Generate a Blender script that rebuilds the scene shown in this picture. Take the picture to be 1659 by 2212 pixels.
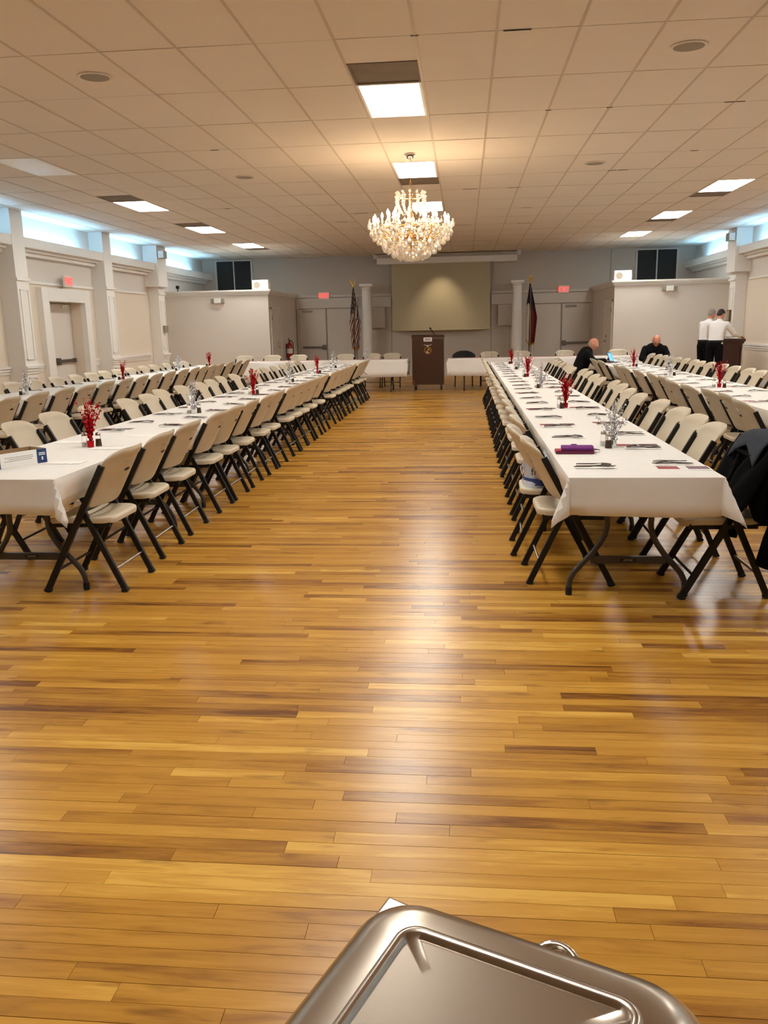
import bpy, bmesh, math, random
from mathutils import Vector, Matrix, Euler

for o in list(bpy.data.objects): bpy.data.objects.remove(o, do_unlink=True)
SC = bpy.context.scene
COL = SC.collection
R = math.radians
PI = math.pi

# ------------------------------------------------------------------ camera
CAM_H = 1.50
PITCH, YAW, ROLL, FPX = 0.21903, -0.0989, -0.02055, 1795.0
_fw = Vector((math.sin(YAW)*math.cos(PITCH), math.cos(YAW)*math.cos(PITCH), -math.sin(PITCH)))
_rt0 = Vector((math.cos(YAW), -math.sin(YAW), 0)); _up0 = _rt0.cross(_fw)
_rt = _rt0*math.cos(ROLL) + _up0*math.sin(ROLL)
_up = -_rt0*math.sin(ROLL) + _up0*math.cos(ROLL)
cd = bpy.data.cameras.new('camera'); cam = bpy.data.objects.new('camera', cd); COL.objects.link(cam)
cd.sensor_fit = 'HORIZONTAL'; cd.sensor_width = 36.0; cd.lens = 36.0*FPX/1659.0
cd.clip_start = 0.05; cd.clip_end = 200
cam.matrix_world = Matrix(((_rt.x, _up.x, -_fw.x, 0), (_rt.y, _up.y, -_fw.y, 0), (_rt.z, _up.z, -_fw.z, CAM_H), (0, 0, 0, 1)))
SC.camera = cam
def to_px(p):
    v = Vector(p) - Vector((0, 0, CAM_H)); d = v.dot(_fw)
    if d < 0.05: return None
    return (829.5 + FPX*v.dot(_rt)/d, 1106 - FPX*v.dot(_up)/d, d)

# ------------------------------------------------------------------ world, exposure
W = bpy.data.worlds.new('world'); SC.world = W; W.use_nodes = True
W.node_tree.nodes['Background'].inputs[0].default_value = (0.35, 0.42, 0.5, 1)
W.node_tree.nodes['Background'].inputs[1].default_value = 0.3
vs = SC.view_settings
vs.view_transform = 'Standard'; vs.look = 'None'; vs.gamma = 1.0; vs.use_curve_mapping = False
vs.exposure = 0.48
TROFFER = 22.0
COVE = 38.0
BULB = 95.0
WARM = (1.0, 0.985, 0.925)

# ------------------------------------------------------------------ helpers
class MB:
    def __init__(s): s.v = []; s.f = []; s.t = []; s.tone = None
    def add(s, vs, fs, tone=None):
        b = len(s.v); s.v += [tuple(v) for v in vs]
        for f in fs:
            s.f.append(tuple(b+i for i in f)); s.t.append(tone)
        return s
    def box(s, x0, x1, y0, y1, z0, z1, tone=None):
        return s.add([(x0,y0,z0),(x1,y0,z0),(x1,y1,z0),(x0,y1,z0),(x0,y0,z1),(x1,y0,z1),(x1,y1,z1),(x0,y1,z1)],
                     [(0,3,2,1),(4,5,6,7),(0,1,5,4),(1,2,6,5),(2,3,7,6),(3,0,4,7)], tone)
    def obox(s, c, ax, ay, az):
        c = Vector(c); ax, ay, az = Vector(ax), Vector(ay), Vector(az)
        P = [c + ax*i + ay*j + az*k for k in (-1,1) for (i,j) in ((-1,-1),(1,-1),(1,1),(-1,1))]
        return s.add(P, [(0,3,2,1),(4,5,6,7),(0,1,5,4),(1,2,6,5),(2,3,7,6),(3,0,4,7)])
    def bar(s, a, b, w, d, side=(1,0,0)):
        a, b = Vector(a), Vector(b); t = (b-a).normalized(); sd = Vector(side); sd = (sd - t*sd.dot(t)).normalized()
        n = t.cross(sd)
        return s.obox((a+b)/2, sd*w/2, n*d/2, (b-a)/2)
    def tube(s, pts, r, n=8, closed=False, rz=None):
        pts = [Vector(p) for p in pts]; m = len(pts)
        rr = r if isinstance(r, (list, tuple)) else [r]*m
        prev = None; V = []
        for i, p in enumerate(pts):
            if closed: t = (pts[(i+1) % m] - pts[i-1]).normalized()
            else: t = (pts[min(i+1, m-1)] - pts[max(i-1, 0)]).normalized()
            if prev is None:
                a = Vector((0,0,1)) if abs(t.z) < 0.9 else Vector((1,0,0))
                u = (a - t*a.dot(t)).normalized()
            else: u = (prev - t*prev.dot(t)).normalized()
            prev = u; w = t.cross(u)
            for k in range(n):
                a = 2*PI*k/n; V.append(p + (u*math.cos(a) + w*math.sin(a))*rr[i])
        F = []
        for i in range(m if closed else m-1):
            j = (i+1) % m
            for k in range(n):
                F.append((i*n+k, i*n+(k+1) % n, j*n+(k+1) % n, j*n+k))
        if not closed:
            F.append(tuple(reversed(range(n)))); F.append(tuple((m-1)*n+k for k in range(n)))
        return s.add(V, F)
    def lathe(s, prof, n=16, c=(0,0,0), sx=1, sy=1):
        V = []; F = []; m = len(prof)
        for (r, z) in prof:
            for k in range(n):
                a = 2*PI*k/n; V.append((c[0]+r*math.cos(a)*sx, c[1]+r*math.sin(a)*sy, c[2]+z))
        for i in range(m-1):
            for k in range(n):
                F.append((i*n+k, i*n+(k+1) % n, (i+1)*n+(k+1) % n, (i+1)*n+k))
        if prof[0][0] > 1e-5: F.append(tuple(reversed(range(n))))
        if prof[-1][0] > 1e-5: F.append(tuple((m-1)*n+k for k in range(n)))
        return s.add(V, F)
    def prism(s, poly, d0, d1, fn):
        """poly: list of 2-D points, fn(u,v,d) -> 3-D point"""
        n = len(poly); V = [fn(u,v,d0) for u,v in poly] + [fn(u,v,d1) for u,v in poly]
        F = [tuple(reversed(range(n))), tuple(range(n, 2*n))] + [(i, (i+1) % n, n+(i+1) % n, n+i) for i in range(n)]
        return s.add(V, F)
    def grid(s, fn, nu, nv, wrapu=False):
        V = [fn(i/(nu-1 if not wrapu else nu), j/(nv-1)) for j in range(nv) for i in range(nu)]; F = []
        for j in range(nv-1):
            for i in range(nu if wrapu else nu-1):
                k = (i+1) % nu; F.append((j*nu+i, j*nu+k, (j+1)*nu+k, (j+1)*nu+i))
        return s.add(V, F)
    def ell(s, c, r, n=12, m=8, rot=None):
        c = Vector(c); V = []; F = []
        for j in range(m+1):
            th = PI*j/m
            for i in range(n):
                a = 2*PI*i/n; p = Vector((r[0]*math.sin(th)*math.cos(a), r[1]*math.sin(th)*math.sin(a), r[2]*math.cos(th)))
                if rot is not None: p = rot @ p
                V.append(c+p)
        for j in range(m):
            for i in range(n): F.append((j*n+i, (j+1)*n+i, (j+1)*n+(i+1) % n, j*n+(i+1) % n))
        return s.add(V, F)
    def capsule(s, a, b, ra, rb, n=10):
        a, b = Vector(a), Vector(b)
        s.tube([a, a*.5+b*.5, b], [ra, (ra+rb)/2, rb], n); s.ell(a, (ra,)*3, n, 8); s.ell(b, (rb,)*3, n, 8); return s
    def mesh(s, name, mat, smooth=False, bevel=0, merge=False):
        me = bpy.data.meshes.new(name); me.from_pydata(s.v, [], s.f)
        bm = bmesh.new(); bm.from_mesh(me)
        if merge: bmesh.ops.remove_doubles(bm, verts=bm.verts, dist=1e-5)
        if bevel:
            ed = [e for e in bm.edges if len(e.link_faces) == 2 and e.calc_face_angle(0) > 0.6]
            bmesh.ops.bevel(bm, geom=ed, offset=bevel, segments=2, affect='EDGES', profile=.6, clamp_overlap=True)
        bmesh.ops.recalc_face_normals(bm, faces=bm.faces)
        bm.to_mesh(me); bm.free()
        if smooth:
            for p in me.polygons: p.use_smooth = True
            try: me.set_sharp_from_angle(angle=R(50))
            except Exception: pass
        if any(t is not None for t in s.t) and len(s.t) == len(me.polygons):
            at = me.attributes.new('tone', 'FLOAT', 'FACE'); at.data.foreach_set('value', [t or 0.0 for t in s.t])
        for m in (mat if isinstance(mat, (list, tuple)) else [mat]): me.materials.append(m)
        return me
    def build(s, name, mat, parent=None, smooth=False, bevel=0, loc=None, merge=False):
        me = s.mesh(name, mat, smooth, bevel, merge); o = bpy.data.objects.new(name, me); COL.objects.link(o)
        if parent is not None: o.parent = parent
        if loc is not None: o.location = loc
        return o

def tag(o, label=None, cat=None, group=None, kind=None):
    if label: o['label'] = label
    if cat: o['category'] = cat
    if group: o['group'] = group
    if kind: o['kind'] = kind
    return o
def empty(name, loc=(0,0,0), rz=0.0):
    o = bpy.data.objects.new(name, None); COL.objects.link(o); o.location = loc; o.rotation_euler = (0,0,rz); o.empty_display_size = .1
    return o
def thing(name, label, cat, loc=(0,0,0), rz=0.0, group=None):
    return tag(empty(name, loc, rz), label, cat, group)
def plain(name, me, parent, loc=(0,0,0)):
    o = bpy.data.objects.new(name, me); COL.objects.link(o); o.parent = parent; o.location = loc; return o
def copy_tree(o, parent=None):
    c = o.copy(); COL.objects.link(c); c.parent = parent
    for ch in o.children: copy_tree(ch, c)
    return c
ORD = ['first','second','third','fourth','fifth','sixth','seventh','eighth','ninth','tenth','eleventh','twelfth','thirteenth','fourteenth','fifteenth','sixteenth','seventeenth','eighteenth','nineteenth','twentieth']
def ordn(i):
    if i < 20: return ORD[i]
    return 'twenty-' + ORD[i-20] if i < 29 else 'thirtieth'
def rpoly(w, h, r, n=5):
    P = []
    for cx, cy, a0 in ((w/2-r, h/2-r, 0), (-w/2+r, h/2-r, 90), (-w/2+r, -h/2+r, 180), (w/2-r, -h/2+r, 270)):
        for k in range(n+1):
            a = R(a0+90*k/n); P.append((cx+r*math.cos(a), cy+r*math.sin(a)))
    return P
def text_mesh(s, size, depth=0.0):
    cu = bpy.data.curves.new('txt', 'FONT'); cu.body = s; cu.size = size; cu.align_x = 'CENTER'; cu.align_y = 'CENTER'; cu.extrude = depth; cu.resolution_u = 2
    o = bpy.data.objects.new('txt', cu); COL.objects.link(o); dg = bpy.context.evaluated_depsgraph_get(); dg.update()
    me = bpy.data.meshes.new_from_object(o.evaluated_get(dg)); bpy.data.objects.remove(o); bpy.data.curves.remove(cu)
    return me
def text_obj(name, s, size, mat, parent, loc, rot, depth=0.001):
    me = text_mesh(s, size, depth); me.materials.clear(); me.materials.append(mat)
    o = bpy.data.objects.new(name, me); COL.objects.link(o); o.parent = parent; o.location = loc; o.rotation_euler = rot
    return o

# ------------------------------------------------------------------ materials
def srgb(r, g, b):
    f = lambda c: (c/255/12.92) if c/255 <= .04045 else ((c/255+.055)/1.055)**2.4
    return (f(r), f(g), f(b), 1)
def mat(name, col, rough=.5, metal=0.0, var=0.06, scale=8.0, bump=0.0, bscale=60.0, trans=0.0, ior=1.45, coat=0.0, emit=None, estr=0.0, spec=.5, stretch=(1,1,1), sheen=0.0):
    m = bpy.data.materials.new(name); m.use_nodes = True; nt = m.node_tree; N = nt.nodes; L = nt.links
    b = N['Principled BSDF']; b.inputs['Roughness'].default_value = rough; b.inputs['Metallic'].default_value = metal
    b.inputs['Specular IOR Level'].default_value = spec; b.inputs['Transmission Weight'].default_value = trans; b.inputs['IOR'].default_value = ior
    b.inputs['Coat Weight'].default_value = coat; b.inputs['Sheen Weight'].default_value = sheen
    tc = N.new('ShaderNodeTexCoord'); mp = N.new('ShaderNodeMapping'); mp.inputs['Scale'].default_value = stretch; L.new(tc.outputs['Object'], mp.inputs['Vector'])
    if var > 0:
        nz = N.new('ShaderNodeTexNoise'); nz.inputs['Scale'].default_value = scale; nz.inputs['Detail'].default_value = 3; L.new(mp.outputs[0], nz.inputs['Vector'])
        mx = N.new('ShaderNodeMix'); mx.data_type = 'RGBA'
        mx.inputs['A'].default_value = tuple(c*(1-var) for c in col[:3])+(1,); mx.inputs['B'].default_value = tuple(min(1, c*(1+var)) for c in col[:3])+(1,)
        L.new(nz.outputs['Fac'], mx.inputs['Factor']); L.new(mx.outputs['Result'], b.inputs['Base Color'])
    else: b.inputs['Base Color'].default_value = col
    if bump > 0:
        nb = N.new('ShaderNodeTexNoise'); nb.inputs['Scale'].default_value = bscale; nb.inputs['Detail'].default_value = 2; L.new(mp.outputs[0], nb.inputs['Vector'])
        bp = N.new('ShaderNodeBump'); bp.inputs['Strength'].default_value = bump; bp.inputs['Distance'].default_value = .004; L.new(nb.outputs['Fac'], bp.inputs['Height']); L.new(bp.outputs[0], b.inputs['Normal'])
    if emit:
        b.inputs['Emission Color'].default_value = tuple(emit[:3])+(1,); b.inputs['Emission Strength'].default_value = estr
    return m
M = {}
M['ceil'] = mat('ceiling_tile_paint', srgb(226,215,202), .9, var=.03, scale=3, bump=.25, bscale=90)
M['grid'] = mat('ceiling_grid_paint', srgb(196,182,164), .6, var=.1, scale=2)
M['wall'] = mat('wall_paint', srgb(222,215,208), .75, var=.02, scale=1.5)
M['cream'] = mat('cream_wall_paint', srgb(228,214,196), .75, var=.02, scale=1.5)
M['trimw'] = mat('white_trim_paint', srgb(234,230,224), .5, var=.02)
M['doorp'] = mat('door_paint', srgb(222,214,205), .5, var=.02)
M['box'] = mat('booth_wall_paint', srgb(218,209,199), .75, var=.03, scale=1)
M['black'] = mat('black_metal', srgb(24,21,19), .45, .0, spec=.35, var=.08)
M['tleg'] = mat('table_leg_metal', srgb(66,62,60), .38, .3, var=.06)
M['chrome'] = mat('bare_steel', srgb(170,165,158), .28, 1.0, var=.05)
M['plas'] = mat('cream_plastic', srgb(202,189,165), .5, var=.04, scale=10, bump=.05, bscale=180)
M['tabletop'] = mat('table_plastic', srgb(225,222,214), .5, var=.02)
M['cloth'] = mat('white_table_paper', srgb(246,242,236), .85, var=.015, scale=6, bump=.1, bscale=25)
M['linen'] = mat('white_linen', srgb(240,236,230), .85, var=.02, scale=5, bump=.3, bscale=9)
M['pink'] = mat('pink_runner', srgb(214,120,122), .8, var=.08)
M['napkin'] = mat('white_napkin', srgb(247,244,238), .85, var=.02)
M['cutlery'] = mat('dark_steel_cutlery', srgb(88,80,76), .3, 1.0, var=.1, scale=30)
M['red_print'] = mat('red_brochure_print', srgb(146,30,42), .5, var=.35, scale=35)
M['mauve_print'] = mat('mauve_brochure_print', srgb(92,38,60), .5, var=.35, scale=35)
M['foil_red'] = mat('red_foil', srgb(176,14,26), .25, .75, var=.3, scale=40)
M['foil_silver'] = mat('silver_foil', srgb(226,228,232), .16, 1.0, var=.15, scale=40)
M['glass'] = mat('clear_glass', (1,1,1,1), .03, trans=1.0, var=0, ior=1.45)
M['crystal'] = mat('chandelier_crystal', (1,.95,.87,1), .05, trans=.4, var=0, ior=1.55)
M['brass'] = mat('brass', srgb(205,165,98), .22, 1.0, var=.08)
M['nickel'] = mat('nickel', srgb(190,182,172), .2, 1.0, var=.05)
M['wax'] = mat('candle_sleeve', srgb(250,242,225), .5, var=.02, emit=(1,.75,.45), estr=.6)
M['bulb'] = mat('candle_bulb', (1,1,1,1), .3, var=0, emit=(1,.74,.46), estr=BULB)
M['lit'] = mat('lit_diffuser', (1,1,1,1), .4, var=0, emit=WARM, estr=TROFFER)
M['unlit'] = mat('unlit_diffuser', srgb(240,240,238), .25, var=.03)
M['tube'] = mat('cool_tube', (1,1,1,1), .4, var=0, emit=(.26,.62,1.0), estr=COVE)
M['vent'] = mat('dusty_vent', srgb(122,108,92), .8, var=.3, scale=5)
M['speaker_grille'] = mat('ceiling_speaker_grille', srgb(150,140,126), .7, var=.1, scale=60, bump=.5, bscale=300)
M['white_plas'] = mat('white_plastic', srgb(236,232,224), .45, var=.02)
M['grey_plas'] = mat('grey_plastic', srgb(150,145,132), .5, var=.05)
M['dark'] = mat('dark_panel', srgb(20,17,15), .6, var=.2, scale=20)
M['bar'] = mat('crash_bar_metal', srgb(105,100,92), .35, .7, var=.05)
M['exit_red'] = mat('exit_red', srgb(225,30,30), .4, var=0, emit=(1,.05,.05), estr=1.4)
M['exit_face'] = mat('exit_face', srgb(225,150,140), .4, var=0, emit=(1,.5,.42), estr=.12)
M['screen'] = mat('projection_screen', srgb(178,167,138), .85, var=.03, scale=2)
M['acoustic'] = mat('acoustic_fabric', srgb(190,180,168), .9, var=.05, scale=40)
M['walnut'] = mat('walnut_veneer', srgb(64,32,14), .35, var=.3, scale=5, stretch=(14,14,.8), coat=.2)
M['mahog'] = mat('mahogany', srgb(66,30,16), .3, var=.35, scale=5, stretch=(10,10,1), coat=.3)
M['gold'] = mat('gold_metal', srgb(214,170,60), .3, 1.0, var=.05)
M['pewter'] = mat('pewter_metal', srgb(190,185,176), .35, .9, var=.08)
M['paper'] = mat('white_paper', srgb(240,238,232), .8, var=.02)
M['cardboard'] = mat('cardboard_inside', srgb(150,118,84), .8, var=.06)
M['blue_print'] = mat('blue_print', srgb(28,58,110), .5, var=.08)
M['grey_print'] = mat('grey_print', srgb(170,165,165), .6, var=.05)
M['purple'] = mat('purple_fabric', srgb(112,36,120), .6, var=.1, scale=30)
M['magenta'] = mat('magenta_leather', srgb(96,16,52), .4, var=.15, scale=30)
M['pinkpl'] = mat('pink_plastic', srgb(214,70,90), .4, var=.08)
M['red_paint'] = mat('extinguisher_red', srgb(150,14,18), .3, var=.05, coat=.4)
M['rubber'] = mat('black_rubber', srgb(24,23,22), .7, var=.1)
M['skin'] = mat('skin', srgb(205,140,114), .5, var=.08, scale=14)
M['shirt'] = mat('white_shirt', srgb(236,232,230), .8, var=.03, bump=.4, bscale=14, scale=6)
M['blackcloth'] = mat('black_cloth', srgb(18,18,20), .9, spec=.15, var=.2, scale=12, bump=.3, bscale=20)
M['trousers'] = mat('black_trousers', srgb(15,15,18), .9, spec=.12, var=.2, scale=10)
M['hair_dark'] = mat('dark_hair', srgb(48,38,32), .7, var=.2, scale=60)
M['hair_grey'] = mat('grey_hair', srgb(150,140,132), .7, var=.2, scale=60)
M['denim'] = mat('grey_denim', srgb(58,64,72), .9, spec=.15, var=.15, scale=40, bump=.3, bscale=200)
M['jacket'] = mat('black_jacket_cloth', srgb(7,7,8), .95, var=.3, scale=30, bump=.2, bscale=60, spec=.08)
M['steel'] = mat('stainless_lid', srgb(172,162,150), .27, 1.0, var=.08, scale=4, bump=.02, bscale=10)
M['bright_steel'] = mat('polished_steel', srgb(225,222,216), .1, 1.0, var=.03)
M['tabletglow'] = mat('tablet_screen', srgb(30,90,140), .2, var=0, emit=(.10,.42,.75), estr=1.1)
M['wrapblue'] = mat('blue_plastic_wrap', srgb(40,70,140), .25, var=.3, scale=25)
M['wrapwhite'] = mat('clear_plastic_wrap', srgb(205,212,225), .15, var=.15, scale=25)
M['ink'] = mat('blue_ink', srgb(26,50,120), .4, var=0)
M['gold_fringe'] = mat('gold_fringe', srgb(184,132,52), .6, .2, var=.2, scale=60)

def floor_mat():
    m = bpy.data.materials.new('maple_strip_floor'); m.use_nodes = True; nt = m.node_tree; N = nt.nodes; L = nt.links
    b = N['Principled BSDF']
    at = N.new('ShaderNodeAttribute'); at.attribute_name = 'tone'
    geo = N.new('ShaderNodeNewGeometry')
    mp = N.new('ShaderNodeVectorMath'); mp.operation = 'MULTIPLY'; mp.inputs[1].default_value = (2.2, 26.0, 1.0)
    L.new(geo.outputs['Position'], mp.inputs[0])
    off = N.new('ShaderNodeVectorMath'); off.operation = 'SCALE'; off.inputs[0].default_value = (37.0, 11.0, 53.0); L.new(at.outputs['Fac'], off.inputs['Scale'])
    ad = N.new('ShaderNodeVectorMath'); L.new(mp.outputs[0], ad.inputs[0]); L.new(off.outputs[0], ad.inputs[1])
    nz = N.new('ShaderNodeTexNoise'); nz.inputs['Scale'].default_value = 1.0; nz.inputs['Detail'].default_value = 5; nz.inputs['Roughness'].default_value = .62; nz.inputs['Distortion'].default_value = .6
    L.new(ad.outputs[0], nz.inputs['Vector'])
    n2 = N.new('ShaderNodeTexNoise'); n2.inputs['Scale'].default_value = 2.3; n2.inputs['Detail'].default_value = 2; L.new(geo.outputs['Position'], n2.inputs['Vector'])
    r1 = N.new('ShaderNodeValToRGB'); cr = r1.color_ramp
    cr.elements[0].position = 0.0; cr.elements[0].color = srgb(104,62,20)
    cr.elements[1].position = 1.0; cr.elements[1].color = srgb(216,168,76)
    e = cr.elements.new(.12); e.color = srgb(138,88,30)
    e = cr.elements.new(.45); e.color = srgb(178,126,44)
    e = cr.elements.new(.8); e.color = srgb(196,144,56)
    # tone + grain
    m1 = N.new('ShaderNodeMath'); m1.operation = 'MULTIPLY_ADD'; L.new(nz.outputs['Fac'], m1.inputs[0]); m1.inputs[1].default_value = 1.15; m1.inputs[2].default_value = -.60
    m2 = N.new('ShaderNodeMath'); m2.operation = 'ADD'; L.new(m1.outputs[0], m2.inputs[0]); L.new(at.outputs['Fac'], m2.inputs[1])
    m3 = N.new('ShaderNodeMath'); m3.operation = 'MULTIPLY_ADD'; L.new(n2.outputs['Fac'], m3.inputs[0]); m3.inputs[1].default_value = .3; m3.inputs[2].default_value = -.15
    m4 = N.new('ShaderNodeMath'); m4.operation = 'ADD'; m4.use_clamp = True; L.new(m2.outputs[0], m4.inputs[0]); L.new(m3.outputs[0], m4.inputs[1])
    L.new(m4.outputs[0], r1.inputs['Fac'])
    # dark mineral streaks
    n3 = N.new('ShaderNodeTexNoise'); n3.inputs['Scale'].default_value = 1.0; n3.inputs['Detail'].default_value = 3
    mp3 = N.new('ShaderNodeVectorMath'); mp3.operation = 'MULTIPLY'; mp3.inputs[1].default_value = (3.5, 16.0, 1.0); L.new(geo.outputs['Position'], mp3.inputs[0])
    ad3 = N.new('ShaderNodeVectorMath'); L.new(mp3.outputs[0], ad3.inputs[0]); L.new(off.outputs[0], ad3.inputs[1]); L.new(ad3.outputs[0], n3.inputs['Vector'])
    r3 = N.new('ShaderNodeValToRGB'); r3.color_ramp.elements[0].position = .64; r3.color_ramp.elements[0].color = (0,0,0,1); r3.color_ramp.elements[1].position = .80; r3.color_ramp.elements[1].color = (.75,.75,.75,1)
    L.new(n3.outputs['Fac'], r3.inputs['Fac'])
    mx = N.new('ShaderNodeMix'); mx.data_type = 'RGBA'; L.new(r3.outputs[0], mx.inputs['Factor']); L.new(r1.outputs[0], mx.inputs['A']); mx.inputs['B'].default_value = srgb(98,58,22)
    L.new(mx.outputs['Result'], b.inputs['Base Color'])
    b.inputs['Roughness'].default_value = .27; b.inputs['Specular IOR Level'].default_value = .42; b.inputs['Coat Weight'].default_value = 0.0
    nb = N.new('ShaderNodeTexNoise'); nb.inputs['Scale'].default_value = 9; nb.inputs['Detail'].default_value = 2; L.new(geo.outputs['Position'], nb.inputs['Vector'])
    bp = N.new('ShaderNodeBump'); bp.inputs['Strength'].default_value = .06; bp.inputs['Distance'].default_value = .01; L.new(nb.outputs['Fac'], bp.inputs['Height'])
    L.new(bp.outputs[0], b.inputs['Normal']); L.new(bp.outputs[0], b.inputs['Coat Normal'])
    return m
M['floor'] = floor_mat()
M['farwall'] = mat('far_wall_grey', srgb(188,179,168), .8, var=.02, scale=1)  # greyer, darker tone than the side walls
M['fartone'] = mat('far_trim_grey', srgb(204,195,184), .6, var=.02)  # darker tone than the white trim, for far doors and trim
def paper_mat():
    m = bpy.data.materials.new('translucent_table_paper'); m.use_nodes = True; nt = m.node_tree; N = nt.nodes; L = nt.links
    for n in list(N):
        if n.type == 'BSDF_PRINCIPLED': N.remove(n)
    out = N['Material Output']; c = srgb(252,250,246)
    d = N.new('ShaderNodeBsdfDiffuse'); tl = N.new('ShaderNodeBsdfTranslucent'); tr = N.new('ShaderNodeBsdfTransparent')
    tc = N.new('ShaderNodeTexCoord'); nz = N.new('ShaderNodeTexNoise'); nz.inputs['Scale'].default_value = 22; L.new(tc.outputs['Object'], nz.inputs['Vector'])
    mx = N.new('ShaderNodeMix'); mx.data_type = 'RGBA'; mx.inputs['A'].default_value = c; mx.inputs['B'].default_value = srgb(246,242,236); L.new(nz.outputs['Fac'], mx.inputs['Factor'])
    bp = N.new('ShaderNodeBump'); bp.inputs['Strength'].default_value = .12; bp.inputs['Distance'].default_value = .004; L.new(nz.outputs['Fac'], bp.inputs['Height'])
    L.new(mx.outputs['Result'], d.inputs['Color']); L.new(mx.outputs['Result'], tl.inputs['Color']); L.new(bp.outputs[0], d.inputs['Normal'])
    a = N.new('ShaderNodeMixShader'); a.inputs[0].default_value = .22; L.new(d.outputs[0], a.inputs[1]); L.new(tl.outputs[0], a.inputs[2])
    b = N.new('ShaderNodeMixShader'); b.inputs[0].default_value = .05; L.new(a.outputs[0], b.inputs[1]); L.new(tr.outputs[0], b.inputs[2]); L.new(b.outputs[0], out.inputs[0])
    return m
M['cloth'] = paper_mat()
M['subfloor'] = mat('subfloor', srgb(70,42,20), .9, var=.1)
# ------------------------------------------------------------------ the room
XL, XR, YN, YF, ZC = -8.10, 6.75, -5.2, 26.10, 3.62
rnd = random.Random(4)

# floor: sub-floor slab + strip boards running across the room
fl = MB().box(XL-.3, XR+.3, YN-.2, YF+.3, -.12, -.012).build('floor', M['subfloor']); tag(fl, kind='structure')
BW = 0.0572
boards = []
y = YN
while y < YF:
    x = XL - rnd.random()*1.2
    while x < XR:
        ln = rnd.choice((.35,.5,.6,.75,.9,1.0,1.1,1.25,1.4,1.7)) * rnd.uniform(.85,1.15)
        a, b = max(x, XL), min(x+ln, XR)
        if b-a > .02:
            t = min(1, max(0, rnd.gauss(.56, .17)))
            if rnd.random() < .07: t = rnd.uniform(.12, .32)
            elif rnd.random() < .08: t = rnd.uniform(.82, 1.0)
            boards.append((a, b, y, min(y+BW, YF), t))
        x += ln
    y += BW
def board_area(bd):
    a, b, y0, y1, t = bd
    if y1 < .3: return 0
    P = [to_px((xx, yy, 0)) for xx in (a, b) for yy in (y0, y1)]
    if any(p is None for p in P): return 0
    xs = [min(1659, max(0, p[0])) for p in P]; ys = [min(2212, max(0, p[1])) for p in P]
    return (max(xs)-min(xs))*(max(ys)-min(ys))
boards.sort(key=board_area, reverse=True)
GAP = .0006
for i, (a, b, y0, y1, t) in enumerate(boards[:300]):
    cx, cy = (a+b)/2, (y0+y1)/2; hx, hy = (b-a)/2-GAP, (y1-y0)/2-GAP*1.2
    dz = rnd.uniform(-.0004, .0004)
    MB().box(-hx, hx, -hy, hy, -.012, dz, t).build('floor_board', M['floor'], fl, loc=(cx, cy, 0))
mb = MB()
for (a, b, y0, y1, t) in boards[300:]:
    dz = rnd.uniform(-.0004, .0004); mb.box(a+GAP, b-GAP, y0+GAP*1.2, y1-GAP*1.2, -.012, dz, t)
tag(mb.build('floor_boards', M['floor'], fl), kind='stuff')

# ceiling: slab, grid bars, tiles
CX0, CP, RY0, RP = -.3751, .6096, 6.8169, 1.2160
cl = MB().box(XL-.3, XR+.3, YN-.2, YF+.3, ZC+.06, ZC+.2).build('ceiling', M['ceil']); tag(cl, kind='structure')
cols = range(math.floor((XL-CX0)/CP), math.ceil((XR-CX0)/CP)); rows = range(math.floor((YN-RY0)/RP), math.ceil((YF-RY0)/RP))
LIT = [(-1,1),(-1,4),(-1,7),(-1,-2),(-1,-5),(-9,6),(-9,9),(-9,12),(-9,0),(-9,-3),(7,6),(7,9),(7,12),(7,3),(7,0),(7,-3)]  # includes unseen panels added to brighten the near floor
UNLIT = [(-9,3)]
VENT = {(-1,0):(.5,1), (-1,5):(0,.5), (-9,5):(.5,1), (-9,8):(.5,1), (-9,13):(0,.5), (7,7):(0,.45), (7,10):(0,.4)}
tiles = []
for i in cols:
    for j in rows:
        if (i,j) in LIT or (i,j) in UNLIT: continue
        a, b = max(CX0+CP*i, XL), min(CX0+CP*(i+1), XR); y0, y1 = RY0+RP*j, RY0+RP*(j+1)
        if (i,j) in VENT:
            p, q = VENT[(i,j)]
            if p > 0: y1 = y0 + RP*p
            else: y0 = y0 + RP*q
        y0, y1 = max(y0, YN), min(y1, YF)
        if b-a > .03 and y1-y0 > .03: tiles.append((a, b, y0, y1))
def tile_area(t):
    P = [to_px((xx, yy, ZC)) for xx in t[:2] for yy in t[2:]]
    if any(p is None for p in P): return 0
    xs = [min(1659, max(0, p[0])) for p in P]; ys = [min(2212, max(0, p[1])) for p in P]
    return (max(xs)-min(xs))*(max(ys)-min(ys))
tiles.sort(key=tile_area, reverse=True)
mb = MB()
for n, (a, b, y0, y1) in enumerate(tiles):
    g = .0025; dz = rnd.uniform(-.0015, .0025)
    V = [(a+g,y0+g,ZC+rnd.uniform(-.002,.002)), (b-g,y0+g,ZC+rnd.uniform(-.002,.002)), (b-g,y1-g,ZC+rnd.uniform(-.002,.002)), (a+g,y1-g,ZC+rnd.uniform(-.002,.002))]
    cx, cy = (a+b)/2, (y0+y1)/2
    F = [(0,1,2,3),(4,7,6,5),(0,4,5,1),(1,5,6,2),(2,6,7,3),(3,7,4,0)]
    V2 = [(x, yy, ZC+.02) for x, yy, z in V]
    if n < 300:
        MB().add([(x-cx, yy-cy, z) for x, yy, z in V+V2], F).build('ceiling_tile', M['ceil'], cl, loc=(cx, cy, 0))
    else: mb.add(V+V2, F)
tag(mb.build('ceiling_tiles', M['ceil'], cl), kind='stuff')
mb = MB()
for i in list(cols)[1:]:
    x = CX0+CP*i; mb.box(x-.011, x+.011, YN, YF, ZC-.004, ZC+.012)
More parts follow.
